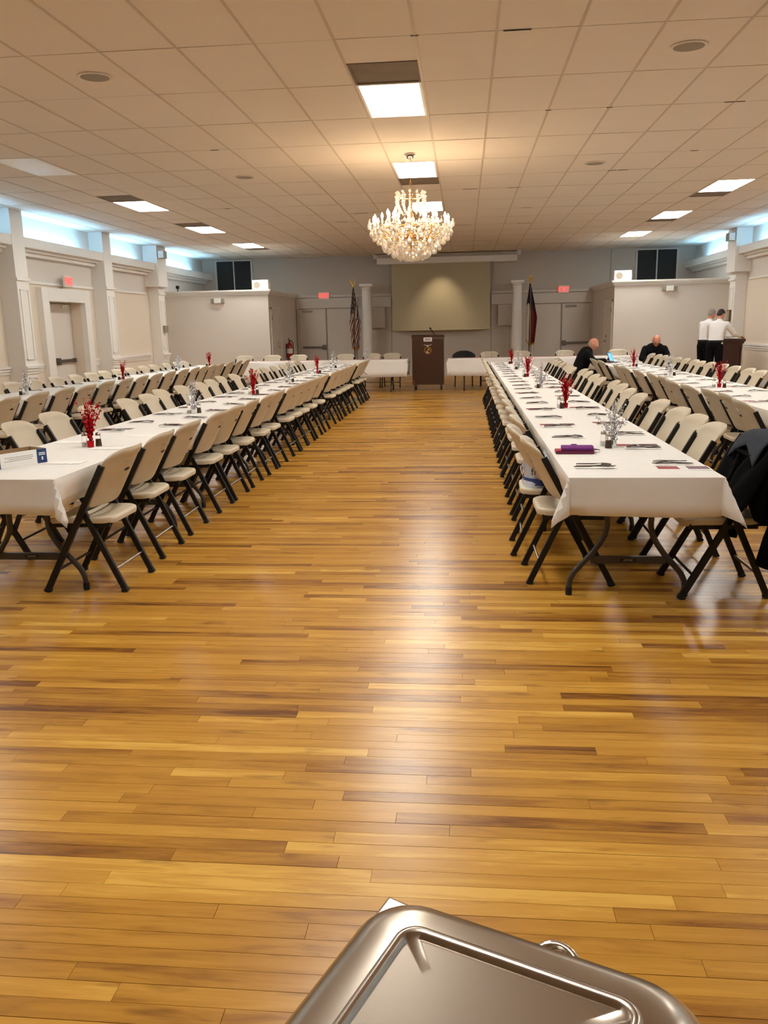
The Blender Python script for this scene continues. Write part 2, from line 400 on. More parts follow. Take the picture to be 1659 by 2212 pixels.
for j in list(rows)[1:]:
    yy = RY0+RP*j; mb.box(XL, XR, yy-.004, yy+.004, ZC-.0025, ZC+.012)
mb.build('grid_bars', M['grid'], cl)
# broken tile edges: small dark gaps at the joints
mb = MB()
for (px, i, j, w) in ((0,1.16,0,.05),(0,1.30,0,.07),(0,0.0,0,.03),(0,2.0,2,.03),(0,3.0,2,.03),(0,-4.3,3,.05),(0,4.05,5,.06),(0,4.3,5,.07),(0,.75,6,.12),(0,1.9,6,.1),(0,-6.3,7,.05),(0,5.4,4,.05),(0,5.0,2,.1),(0,-1.2,8,.12),(0,-2.6,8,.12),(0,2.5,8,.1),(0,.5,10,.2),(0,2.7,10,.15),(0,-3.5,9,.12)):
    x = CX0+CP*i; yy = RY0+RP*j; mb.box(x-w, x+w, yy-.012, yy+.014, ZC-.0045, ZC-.002)
mb.build('broken_edge', M['dark'], cl)

def side(face, d): return lambda o: face + d*o
def build_side(name, face, d, door):
    X = side(face, d)
    def bx(mb, o0, o1, y0, y1, z0, z1):
        a, b = sorted((X(o0), X(o1))); mb.box(a, b, y0, y1, z0, z1)
    mb = MB(); D0, D1, DH = 15.86, 17.42, 2.12
    if door:
        bx(mb, -.3, 0, YN-.2, D0, 0, ZC); bx(mb, -.3, 0, D1, YF+.3, 0, ZC); bx(mb, -.3, 0, D0, D1, DH, ZC); bx(mb, -.3, -.28, D0, D1, 0, DH)
    else: bx(mb, -.3, 0, YN-.2, YF+.3, 0, ZC)
    w = mb.build(name, M['cream']); tag(w, kind='structure')
    PIL = [3.3, 7.0, 10.7, 14.35, 18.1]
    PW = .42
    ends = sorted([(p, p+PW) for p in PIL] + [(21.2, 21.85)])
    # frieze and cove back
    mb = MB(); lo = YN
    bays = []
    for a, b in ends+[(YF, YF)]:
        bays.append((lo, a)); lo = b
    for a, b in bays:
        bx(mb, 0, .012, a, b, 2.45, 3.62)
    mb.build('frieze', M['wall'], w)
    for p in PIL:
        mb = MB(); bx(mb, 0, .32, p, p+PW, 0, ZC); pl = mb.build('pilaster', M['trimw'], w, bevel=.004)
        mb = MB()
        for z0, z1 in ((1.05, 2.28), (.28, .74)):
            for (ya, yb, za, zb) in ((p+.07,p+.085,z0,z1),(p+PW-.085,p+PW-.07,z0,z1),(p+.07,p+PW-.07,z0,z0+.018),(p+.07,p+PW-.07,z1-.018,z1)):
                bx(mb, .32, .334, ya, yb, za, zb)
        mb.build('panel_moulding', M['trimw'], pl)
    mb = MB(); bx(mb, 0, .38, 21.2, 21.85, 2.62, ZC); pl = mb.build('pilaster_head', M['trimw'], w, bevel=.004)
    mb = MB(); bx(mb, 0, .27, 21.42, 21.85, 0, 2.62); pl = mb.build('pilaster', M['trimw'], w, bevel=.004)
    mb = MB()
    for z0, z1 in ((1.05, 2.28), (.28, .74)):
        for (ya, yb, za, zb) in ((21.5,21.515,z0,z1),(21.755,21.77,z0,z1),(21.5,21.77,z0,z0+.018),(21.5,21.77,z1-.018,z1)):
            bx(mb, .27, .284, ya, yb, za, zb)
    mb.build('panel_moulding', M['trimw'], pl)
    # trim band, chair rail, base: they follow the pilasters
    prof = []
    for a, b in bays:
        if b-a > .05: prof.append((a, b, 0.0))
    segs = prof + [(p, p+PW, .32) for p in PIL] + [(21.42, 21.85, .27)]
    tr = MB(); cr = MB(); ba = MB()
    for a, b, o in segs:
        spans = [(a, b)]
        if door and a < D0 < b: spans = [(a, D0-.30), (D1+.30, b)]
        e = .0 if o == 0 else .012
        for s0, s1 in spans:
            if s1-s0 < .02: continue
            bx(cr, o, o+.05, s0-e*3, s1+e*3, .90, .945); bx(cr, o, o+.032, s0-e*2, s1+e*2, .85, .90); bx(cr, o, o+.016, s0-e, s1+e, .80, .85)
            bx(ba, o, o+.016, s0-e, s1+e, 0, .14)
        bx(tr, o, o+.03, a-e*2, b+e*2, 2.425, 2.475)
    nm = name.split('_')[1]
    tag(tr.build('trim_%d' % (1 if d > 0 else 2), M['trimw'], bevel=.003), kind='structure')
    tag(cr.build('trim_%d' % (3 if d > 0 else 4), M['trimw'], bevel=.004), kind='structure')
    tag(ba.build('baseboard_'+nm, M['trimw']), kind='structure')
    # coves with cool tubes
    k = 0
    for a, b in bays:
        if b-a < .5: continue
        mb = MB(); aa, bb = a, b
        bx(mb, .012, .31, aa, bb, 3.02, 3.05); bx(mb, .28, .31, aa, bb, 3.05, 3.19); bx(mb, .012, .20, aa, bb, 2.97, 3.02); bx(mb, .012, .12, aa, bb, 2.90, 2.97)
        mb.build('cove_ledge', M['trimw'], w, bevel=.003)
        t0, t1 = aa+.15, bb-.62
        if b > 25: t1 = bb-1.3
        if t1-t0 > .4:
            mb = MB(); mb.tube([(X(.15), t0, 3.085), (X(.15), t1, 3.085)], .018, 8); tb = mb.build('cove_tube', M['tube'], w, smooth=True)
        k += 1
    if door:
        mb = MB(); pw = .26
        bx(mb, 0, .12, D0-pw, D0, 0, 2.37); bx(mb, 0, .12, D1, D1+pw, 0, 2.37); bx(mb, 0, .12, D0, D1, DH, 2.37)
        tag(mb.build('trim_5', M['trimw'], bevel=.004), kind='structure')
        dr = tag(empty('door_1', (X(-.24), (D0+D1)/2, 0)), kind='structure')
        hw = (D1-D0)/2
        MB().box(-.02, .02, -hw+.01, -.12, .01, DH-.02).build('door_leaf', M['doorp'], dr, bevel=.003)
        lf = MB().box(-.02, .02, -.11, hw-.01, .01, DH-.02).build('door_leaf', M['doorp'], dr, bevel=.003)
        MB().box(-.015, .03, -.13, -.10, .01, DH-.02).build('door_mullion', M['trimw'], dr)
        mb = MB(); mb.box(.02, .075, -.06, hw-.1, .91, .975); mb.box(.02, .10, -.08, .0, .87, 1.01); mb.box(.02,.085, hw-.14, hw-.06, .90, .985)
        mb.build('crash_bar', M['bar'], lf, bevel=.008)
        MB().box(.02, .06, .35, .62, 2.02, 2.08).build('door_closer', M['white_plas'], lf, bevel=.005)
    return w
wall_l = build_side('wall_left', XL, 1, True)
wall_r = build_side('wall_right', XR, -1, False)

# far wall with doors, mouldings, dark glazed openings
wf = MB().box(XL-.3, XR+.3, YF, YF+.3, 0, ZC).build('wall_far', M['farwall']); tag(wf, kind='structure')
wn = MB().box(XL-.3, XR+.3, YN-.3, YN, 0, ZC).build('wall_near', M['cream']); tag(wn, kind='structure')
mb = MB()
for a, b in ((-5.2,-2.24),(.80,3.81)): mb.box(a, b, YF-.05, YF, 2.42, 2.50)
tag(mb.build('trim_6', M['fartone'], bevel=.006), kind='structure')
mb = MB()
for a, b in ((-5.2,-3.27),(-2.82,-2.24),(.80,1.42),(2.02,3.81)): mb.box(a, b, YF-.07, YF, 2.10, 2.40)
tag(mb.build('trim_7', M['fartone'], bevel=.004), kind='structure')
def far_door(n, x0, xm, x1, barleaf):
    d = tag(empty('door_%d' % n, ((x0+x1)/2, YF, 0)), kind='structure'); c = (x0+x1)/2
    mb = MB()
    for a, b in ((x0-.06, x0),(x1, x1+.06)): mb.box(a-c, b-c, -.06, 0, 0, 2.10)
    mb.build('door_frame', M['fartone'], d)
    MB().box(xm-.012-c, xm+.012-c, -.052, 0, 0, 2.10).build('door_mullion', M['grey_plas'], d)
    for k, (a, b) in enumerate(((x0, xm-.014),(xm+.014, x1))):
        lf = MB().box(a-c+.006, b-c-.006, -.045, -.002, .01, 2.08).build('door_leaf', M['fartone'], d, bevel=.004)
        if k == barleaf:
            mb = MB(); mb.box(a-c+.09, b-c-.02, -.11, -.045, .90, .96)
            xx = (b-c-.07) if k == 0 else (a-c+.07)
            mb.box(xx-.06, xx+.06, -.125, -.045, .86, 1.0)
            mb.build('crash_bar', M['bar'], lf, bevel=.012)
            MB().box(a-c+.1, a-c+.42, -.09, -.045, 1.98, 2.04).build('door_closer', M['grey_plas'], lf, bevel=.006)
far_door(2, -5.10, -4.25, -3.42, 0)
far_door(3, 2.08, 2.90, 3.74, 1)
# vertical seams of the folding panels behind the screen
mb = MB()
for x in (-2.24, -3.32, .80, 1.36, 4.3): mb.box(x-.012, x+.012, YF-.012, YF, 0, 2.1 if abs(x) < 3.4 else 3.6)
tag(mb.build('trim_8', M['grey_plas']), kind='structure')
for n, (x0, x1, z0, z1) in enumerate(((-7.62,-6.55,2.30,3.56),(5.06,6.18,2.30,3.55))):
    wd = tag(empty('window_%d' % (n+1), ((x0+x1)/2, YF, 0)), kind='structure'); c = (x0+x1)/2; w = (x1-x0)/2
    mb = MB(); mb.box(-w-.05, w+.05, -.05, 0, z1, z1+.04); mb.box(-w-.05, -w, -.05, 0, z0, z1); mb.box(w, w+.05, -.05, 0, z0, z1); mb.box(-.016, .016, -.05, 0, z0, z1); mb.box(-w-.05, w+.05, -.05, 0, z0-.04, z0)
    mb.build('window_frame', M['fartone'], wd)
    for a, b in ((-w, -.016), (.016, w)): MB().box(a, b, -.025, -.003, z0, z1).build('pane', M['dark'], wd)

# corner booths
def booth(name, x0, x1, xs, dsign, lab, dn, tn):
    b = MB().box(x0, x1, 22.40, YF, 0, 2.48).build(name, M['box']); tag(b, kind='structure')
    mb = MB(); e = .02
    for k, (z0, z1) in enumerate(((2.41,2.45),(2.45,2.49),(2.49,2.535))):
        o = .03+.03*k
        if dsign > 0: mb.box(x0, x1+o, 22.40-o, YF, z0, z1)
        else: mb.box(x0-o, x1, 22.40-o, YF, z0, z1)
    tag(mb.build('trim_%d' % tn, M['trimw'], bevel=.004), kind='structure')
    d = tag(empty('door_%d' % dn, (xs, 23.17, 0)), kind='structure')
    s = dsign
    def bx(mb, o0, o1, *a):
        p, q = sorted((s*o0, s*o1)); mb.box(p, q, *a)
    mb = MB(); bx(mb, 0, .025, -.60, -.54, 0, 2.08); bx(mb, 0, .025, .54, .60, 0, 2.08); bx(mb, 0, .025, -.60, .60, 2.02, 2.08); mb.build('door_frame', M['trimw'], d)
    mb = MB(); bx(mb, 0, .018, -.54, .54, .01, 2.02); lf = mb.build('door_leaf', M['doorp'], d)
    mb = MB(); mb.ell((s*.06, .1, 1.02), (.035,.035,.035)); mb.ell((s*.03, .1, 1.14), (.02,.03,.03)); mb.build('door_knob', M['nickel'], lf, smooth=True)
    mb = MB()
    for z in (.4, 1.75): bx(mb, .016, .035, -.56, -.52, z, z+.12)
    mb.build('hinge', M['bar'], lf)
booth('wall_booth_left', XL, -5.20, -5.20, 1, 'left', 4, 9)
booth('wall_booth_right', 3.81, XR, 3.81, -1, 'right', 5, 10)
tag(MB().box(XL, -5.2, 22.38, 22.40, 0, .14).build('baseboard_booth_left', M['trimw']), kind='structure')
tag(MB().box(3.81, XR, 22.38, 22.40, 0, .14).build('baseboard_booth_right', M['trimw']), kind='structure')

# ------------------------------------------------------------------ ceiling fixtures
def cellrect(i, j): return CX0+CP*i, CX0+CP*(i+1), RY0+RP*j, RY0+RP*(j+1)
LN = {(-1,1):'lit ceiling light panel in the middle row, nearest, beside a stained vent', (-1,4):'lit ceiling light panel right behind the chandelier stem', (-1,7):'lit ceiling light panel in the middle row, partly hidden by the chandelier',
 (-9,6):'lit ceiling light panel on the left, nearest of the left three', (-9,9):'lit ceiling light panel on the left, middle of the left three', (-9,12):'lit ceiling light panel on the left, farthest of the left three',
 (7,6):'lit ceiling light panel on the right, nearest of the right three', (7,9):'lit ceiling light panel on the right, middle of the right three', (7,12):'lit ceiling light panel on the right, farthest of the right three'}
def troffer(i, j, lit):
    x0, x1, y0, y1 = cellrect(i, j); cx, cy = (x0+x1)/2, (y0+y1)/2; w, l = CP/2, RP/2
    lab = LN.get((i,j)) or ('unlit pale ceiling light panel at the left edge of the photo' if not lit else 'added unseen lit ceiling panel, %s row, %s panel' % ({-1:'middle',-9:'left',7:'right'}[i], {3:'first',1:'first',0:'second',-2:'second',-3:'third',-5:'third'}[j]))
    t = thing('ceiling_light', lab, 'ceiling light', (cx, cy, ZC), 0, 'flush ceiling light panels')
    mb = MB()
    for a, b, c, d in ((-w+.011,-w+.035,-l+.004,l-.004),(w-.035,w-.011,-l+.004,l-.004),(-w+.035,w-.035,-l+.004,-l+.03),(-w+.035,w-.035,l-.03,l-.004)): mb.box(a, b, c, d, -.006, .02)
    mb.build('frame', M['trimw'], t)
    MB().box(-w+.035, w-.035, -l+.03, l-.03, -.003, .02).build('diffuser', M['lit' if lit else 'unlit'], t)
for c in LIT: troffer(*c, True)
for c in UNLIT: troffer(*c, False)
VL = {(-1,0):'dusty square ceiling vent in front of the nearest middle light', (-1,5):'dusty ceiling vent just beyond the light behind the chandelier', (-9,5):'dark ceiling vent beside the nearest left light', (-9,8):'dark ceiling vent beside the middle left light', (-9,13):'dark ceiling vent beyond the farthest left light', (7,7):'dark ceiling vent beyond the nearest right light', (7,10):'dark ceiling vent beyond the middle right light'}
for (i,j), (p, q) in VENT.items():
    x0, x1, y0, y1 = cellrect(i, j); ya, yb = y0+RP*p, y0+RP*q; cx, cy = (x0+x1)/2, (ya+yb)/2; w, l = (x1-x0)/2-.011, (yb-ya)/2-.004
    t = thing('ceiling_vent', VL[(i,j)], 'vent', (cx, cy, ZC), 0, 'dusty ceiling vents')
    mb = MB()
    for a, b, c, d in ((-w,-w+.02,-l,l),(w-.02,w,-l,l),(-w+.02,w-.02,-l,-l+.02),(-w+.02,w-.02,l-.02,l)): mb.box(a, b, c, d, -.004, .015)
    mb.build('frame', M['vent'], t)
    MB().box(-w+.02, w-.02, -l+.02, l-.02, .004, .015).build('grille', M['vent'], t)
for (x, y, lab) in ((-3.12,7.41,'round ceiling speaker near the left of the photo, close to the camera'),(1.76,7.40,'round ceiling speaker near the top right corner, close to the camera'),(-3.11,12.31,'round ceiling speaker left of the chandelier'),(1.76,12.28,'round ceiling speaker right of the chandelier')):
    t = thing('ceiling_speaker', lab, 'speaker', (x, y, ZC), 0, 'round ceiling speakers')
    MB().lathe([(.13,.0),(.142,-.004),(.142,-.012),(.128,-.014),(.120,-.010)], 28).build('rim', M['ceil'], t, smooth=True)
    MB().lathe([(.121,.0),(.121,-.010),(.08,-.012),(.0,-.0125)], 28).build('grille', M['speaker_grille'], t, smooth=True)
for (x, y, lab) in ((-.70,25.02,'small recessed downlight behind the chandelier, lighting the screen'),(.55,23.48,'small recessed downlight on the right, nearer of the two by the screen'),(-.08,25.05,'small recessed downlight closest to the projection screen')):
    t = thing('downlight', lab, 'downlight', (x, y, ZC), 0, 'recessed downlights')
    MB().lathe([(.075,.0),(.085,-.006),(.078,-.010),(.06,-.006)], 20).build('trim_ring', M['white_plas'], t, smooth=True)
    MB().lathe([(.06,.0),(.06,-.004),(.0,-.004)], 20).build('lamp', mat('downlight_lamp', (1,1,1,1), .4, var=0, emit=(1,.80,.55), estr=14), t)
    ld = bpy.data.lights.new('downlight_beam', 'SPOT'); ld.energy = 75 if x < -.5 else 12; ld.color = (1,.80,.55); ld.spot_size = R(70); ld.spot_blend = .9; ld.shadow_soft_size = .05
    lo = bpy.data.objects.new('downlight_beam', ld); COL.objects.link(lo); lo.parent = t; lo.location = (0,0,-.03)
    if x < -.5: lo.rotation_euler = (R(18), 0, 0)
# ------------------------------------------------------------------ chandelier
def chandelier():
    rn = random.Random(8)
    t = thing('chandelier', 'lit crystal chandelier with candle bulbs hanging over the aisle', 'chandelier', (-.685, 11.15, 0))
    MB().lathe([(.055,3.62),(.066,3.612),(.066,3.60),(.045,3.592),(.052,3.578),(.035,3.555),(.012,3.545)], 20).build('canopy', M['nickel'], t, smooth=True)
    mb = MB(); z = 3.545
    for k in range(9):
        a = k*PI/2; P = []
        for i in range(10):
            th = 2*PI*i/10; P.append((.011*math.cos(th)*math.cos(a), .011*math.cos(th)*math.sin(a), z-.024+.026*math.sin(th)))
        mb.tube(P, .0035, 5, closed=True); z -= .042
    mb.build('chain', M['brass'], t, smooth=True)
    MB().lathe([(.012,3.17),(.02,3.15),(.012,3.1),(.03,3.02),(.014,2.95),(.04,2.86),(.055,2.78),(.03,2.7),(.06,2.62),(.05,2.55),(.02,2.5),(.012,2.42)], 14).build('stem', M['brass'], t, smooth=True)
    drop = MB().lathe([(0,.0),(.006,-.012),(.016,-.034),(.019,-.046),(.014,-.060),(0,-.070)], 6).mesh('crystal_drop', M['crystal'])
    big = MB().lathe([(0,.0),(.010,-.014),(.026,-.045),(.030,-.064),(.022,-.084),(0,-.098)], 6).mesh('crystal_pendant', M['crystal'])
    bead = [(0,.008),(.0075,0),(0,-.008)]
    strands = MB()
    def bead_at(p, s=1.0): strands.lathe([(r*s, z*s) for r, z in bead], 5, p)
    # rings
    mb = MB()
    for (r, z, th) in ((.15,3.10,.006),(.46,2.70,.008),(.30,2.74,.007),(.33,2.52,.006),(.18,2.43,.005)):
        mb.tube([(r*math.cos(2*PI*i/28), r*math.sin(2*PI*i/28), z) for i in range(28)], th, 6, closed=True)
    mb.build('ring', M['brass'], t, smooth=True)
    # arms with candles, two tiers
    n1, n2 = 16, 10
    for tier, (n, rad, zc, zb) in enumerate(((n1,.475,2.80,2.70),(n2,.30,2.88,2.76))):
        for k in range(n):
            a = 2*PI*(k+.5*tier)/n; ca, sa = math.cos(a), math.sin(a)
            P = [(ca*r, sa*r, z) for r, z in ((.04,2.66),(.14*rad/.475,2.60),(.30*rad/.475,2.60),(.42*rad/.475,2.66),(rad,2.73 if tier == 0 else 2.80))]
            arm = MB().tube(P, .0075, 6).build('arm', M['brass'], t, smooth=True)
            zt = P[-1][2]
            MB().lathe([(.008,zt-.005),(.034,zt+.006),(.038,zt+.014),(.014,zt+.014)], 10, (ca*rad, sa*rad, 0)).build('drip_pan', M['crystal'], arm, smooth=True)
            MB().lathe([(.011,zt+.012),(.011,zt+.085)], 8, (ca*rad, sa*rad, 0)).build('candle_sleeve', M['wax'], arm, smooth=True)
            MB().lathe([(.006,zt+.085),(.014,zt+.098),(.017,zt+.112),(.012,zt+.135),(0,zt+.160)], 8, (ca*rad, sa*rad, 0)).build('candle_bulb', M['bulb'], arm, smooth=True)
            for q in range(4):
                aa = 2*PI*q/4
                plain('crystal_drop', drop, arm, (ca*rad+.034*math.cos(aa), sa*rad+.034*math.sin(aa), zt))
    # crown
    for k in range(12):
        a = 2*PI*k/12; ca, sa = math.cos(a), math.sin(a)
        for q in range(9):
            u = q/8; r = .13+.045*math.sin(u*PI*.9)+.02*u; z = 2.92+.22*u; bead_at((ca*r, sa*r, z), 2.3)
        bead_at((ca*.18, sa*.18, 3.155), 3.0); bead_at((ca*.19, sa*.19, 3.11), 2.4)
        for q in range(7):
            u = (q+1)/8; r = .15+(.46-.15)*u; z = 3.08-.37*u-.10*math.sin(PI*u); bead_at((ca*r, sa*r, z), 1.8)
    # hanging tiers of drops
    for (r, z, n, kind) in ((.54,2.80,34,0),(.52,2.70,34,0),(.47,2.66,30,1),(.42,2.60,28,1),(.36,2.54,26,1),(.30,2.50,22,1),(.23,2.46,18,1),(.16,2.43,12,1),(.08,2.41,6,1)):
        for k in range(n):
            a = 2*PI*(k+rn.uniform(-.2,.2))/n; zz = z+rn.uniform(-.012,.012)
            if kind and (k % 3 == 0 or r < .24): plain('crystal_pendant', big, t, (r*math.cos(a), r*math.sin(a), zz))
            else:
                strands.lathe([(0,.0),(.006,-.012),(.016,-.034),(.019,-.046),(.014,-.060),(0,-.070)], 6, (r*math.cos(a), r*math.sin(a), zz))
            bead_at((r*math.cos(a), r*math.sin(a), zz+.010), 1.2)
    # bead swags from rim to bowl
    for k in range(32):
        a = 2*PI*k/32; ca, sa = math.cos(a), math.sin(a)
        for q in range(12):
            u = q/11; r = .50*(1-u)+.10*u; z = 2.72*(1-u)+2.44*u-.07*math.sin(PI*u); bead_at((ca*r, sa*r, z), 1.15)
    for k in range(60):
        a = rn.uniform(0, 2*PI); r = rn.uniform(.1,.44); strands.lathe([(0,.0),(.006,-.012),(.015,-.034),(.012,-.052),(0,-.060)], 6, (r*math.cos(a), r*math.sin(a), rn.uniform(2.56,2.80)))
    tag(strands.build('crystal_strands', M['crystal'], t), kind='stuff')
    MB().ell((0,0,2.37), (.05,.05,.055), 14, 10).build('crystal_ball', M['crystal'], t, smooth=True)
chandelier()

# ------------------------------------------------------------------ things on the walls
def exit_sign(loc, rz, lab):
    t = thing('exit_sign', lab, 'exit sign', loc, rz, 'red exit signs')     # faces local -y
    MB().box(-.16, .16, -.05, 0, -.11, .11).build('housing', M['white_plas'], t, bevel=.006)
    MB().box(-.145, .145, -.053, -.05, -.095, .095).build('face', M['exit_face'], t)
    text_obj('lettering', 'EXIT', .17, M['exit_red'], t, (0, -.054, 0), (PI/2, 0, 0), .0015)
exit_sign((-4.29, YF-.05, 2.47), 0, 'red exit sign above the double doors left of the screen')
exit_sign((2.94, YF-.05, 2.49), 0, 'red exit sign above the double doors right of the screen')
exit_sign((XL+.13, 16.64, 2.52), -PI/2-R(0)+PI, 'red exit sign over the side door in the left wall')

def emergency(loc, lab):
    t = thing('emergency_light', lab, 'emergency light', loc, 0, 'emergency lights')
    MB().box(-.09, .09, -.09, 0, -.065, .065).build('housing', M['white_plas'], t, bevel=.008)
    for s in (-1, 1):
        MB().box(s*.135-.045, s*.135+.045, -.07, -.005, -.055, .055).build('lamp_head', M['grey_plas'], t, bevel=.01)
emergency((-6.565, 22.40, 2.27), 'twin-head emergency light on the left booth front')
emergency((5.17, 22.40, 2.31), 'twin-head emergency light on the right booth front')

def pa(loc, rz, lab):
    t = thing('loudspeaker', lab, 'loudspeaker', loc, rz, 'white loudspeakers on the booths')
    MB().box(-.22, .22, -.13, .13, 0, .25).build('cabinet', M['white_plas'], t, bevel=.015)
    g = MB().box(-.205, .205, -.137, -.13, .012, .238).build('grille', mat('white_grille', srgb(205,198,186), .7, var=.1, scale=80), t)
    MB().lathe([(.085,0),(.085,.004),(.0,.005)], 20).build('woofer', M['speaker_grille'], t, smooth=True, loc=(-.09,-.137,.12)).rotation_euler = (PI/2,0,0)
    MB().box(.22, .245, -.03, .03, .09, .16).build('bracket', M['white_plas'], t)
pa((-5.42, 22.62, 2.535), 0, 'white loudspeaker lying on top of the left booth')
pa((4.02, 22.62, 2.535), PI*0, 'white loudspeaker lying on top of the right booth')
def flood(loc, s, lab):
    t = thing('wall_speaker', lab, 'speaker', loc, 0, 'small white box speakers on the pilaster heads')
    MB().box(-.075, .075, -.12, .12, -.09, .09).build('cabinet', M['grey_plas'], t, bevel=.008)
    MB().box(-.07, .07, -.135, -.12, -.085, .085).build('grille', M['white_plas'], t, bevel=.004)
    MB().box(-.03+s*-.1, .03+s*-.07, -.02, .02, -.02, .02).build('bracket', M['grey_plas'], t)
flood((XL+.47, 21.36, 3.40), 1, 'small box speaker high on the left pilaster by the booth')
flood((XR-.47, 21.36, 3.42), -1, 'small box speaker high on the right pilaster by the booth')
t = thing('thermostat', 'olive grey wall box on the pilaster beside the left booth', 'wall box', (XL+.27, 21.68, 1.56))
MB().box(0, .05, -.14, .14, -.09, .09).build('body', mat('olive_box', srgb(140,136,108), .5, var=.06), t, bevel=.006)
MB().box(0, .03, -.06, .06, -.14, -.09).build('tab', M['white_plas'], t, bevel=.004)
t = thing('wall_box', 'small brown picture box on the pilaster behind the standing men', 'wall box', (XR-.27, 21.68, 1.60))
MB().box(-.05, 0, -.12, .12, -.14, .14).build('body', mat('brown_box', srgb(110,84,46), .5, var=.1), t, bevel=.006)
MB().box(-.053, -.05, -.09, .09, -.11, .11).build('face', M['grey_plas'], t)
t = thing('security_camera', 'small black camera standing on the left booth top', 'camera', (-7.72, 22.60, 2.535))
MB().lathe([(.05,0),(.05,.012),(.012,.02),(.012,.08)], 12).build('stand', M['rubber'], t, smooth=True)
MB().box(-.035, .035, -.05, .05, .08, .16).build('body', M['rubber'], t, bevel=.01)

def extinguisher():
    t = thing('fire_extinguisher', 'red fire extinguisher on the side of the left booth', 'extinguisher', (-5.09, 24.38, .58))
    MB().lathe([(.075,0),(.085,.02),(.085,.43),(.07,.49),(.03,.53),(.022,.56)], 18).build('cylinder', M['red_paint'], t, smooth=True)
    mb = MB(); mb.box(-.02,.02,-.02,.02,.56,.60); mb.bar((0,-.02,.61),(0,-.13,.66),.02,.012,(1,0,0)); mb.bar((0,-.02,.60),(0,-.12,.60),.02,.012,(1,0,0))
    mb.build('valve', M['rubber'], t, bevel=.003)
    MB().tube([(0,.02,.59),(.04,.08,.58),(.09,.09,.5),(.095,.05,.3),(.095,.03,.2)], .012, 8).build('hose', M['rubber'], t, smooth=True)
    MB().lathe([(.0862,.22),(.0862,.36)], 18).build('label_band', M['paper'], t, smooth=True)
    MB().box(-.11,-.085,-.03,.03,.1,.5).build('bracket', M['bar'], t)
extinguisher()

# ------------------------------------------------------------------ screen, valance, columns, panels
t = thing('projection_screen', 'large beige projection screen hanging on the far wall', 'screen', (-.715, 25.80, 0))
MB().box(-1.47, 1.47, -.004, .004, 1.40, 3.40).build('fabric', M['screen'], t)
MB().box(-1.48, 1.48, -.012, .012, 1.37, 1.40).build('weight_bar', M['screen'], t, bevel=.005)
mb = MB()
prof = [(0,3.33),(-.34,3.33),(-.34,3.50),(-.42,3.60),(-.42,3.62),(0,3.62)]
mb.prism([(u, v) for u, v in prof], -2.62, 1.54, lambda u, v, d: (d, YF+u, v))
mb.prism([(-.34,3.50),(-.42,3.60),(-.42,3.62),(0,3.62),(0,3.50)], -2.72, 1.64, lambda u, v, d: (d, YF+u, v))
tag(mb.build('valance', M['trimw']), 'long white crown-moulded valance box above the projection screen', 'valance')
for x, lab in ((-2.93,'round white column left of the screen'), (1.54,'round white column right of the screen')):
    t = thing('column', lab, 'column', (x, 25.55, 0), 0, 'white round columns by the screen')
    MB().lathe([(.145,.16),(.15,.25),(.150,1.0),(.142,1.8),(.130,2.55),(.130,2.60)], 24).build('shaft', M['trimw'], t, smooth=True)
    MB().lathe([(.130,2.58),(.145,2.60),(.145,2.62),(.132,2.635),(.16,2.67),(.165,2.69)], 24).build('capital', M['trimw'], t, smooth=True)
    MB().box(-.19, .19, -.19, .19, 2.69, 2.76).build('abacus', M['trimw'], t, bevel=.006)
    mb = MB(); mb.box(-.2, .2, -.2, .2, 0, .09); mb.lathe([(.185,.09),(.195,.12),(.18,.15),(.15,.165)], 24); mb.build('base', M['trimw'], t)
for x0, x1, lab in ((-2.86,-2.42,'square beige acoustic panel left of the projection screen'), (1.0,1.46,'square beige acoustic panel right of the projection screen')):
    c = (x0+x1)/2; w = (x1-x0)/2
    t = thing('acoustic_panel', lab, 'panel', (c, YF-.07, 1.78), 0, 'acoustic panels by the screen')
    MB().box(-w, w, -.08, .07, -.31, .31).build('pad', M['acoustic'], t, bevel=.012)
    MB().box(-w*.6, w*.6, .0, .07, -.33, -.31).build('bracket', M['grey_plas'], t)

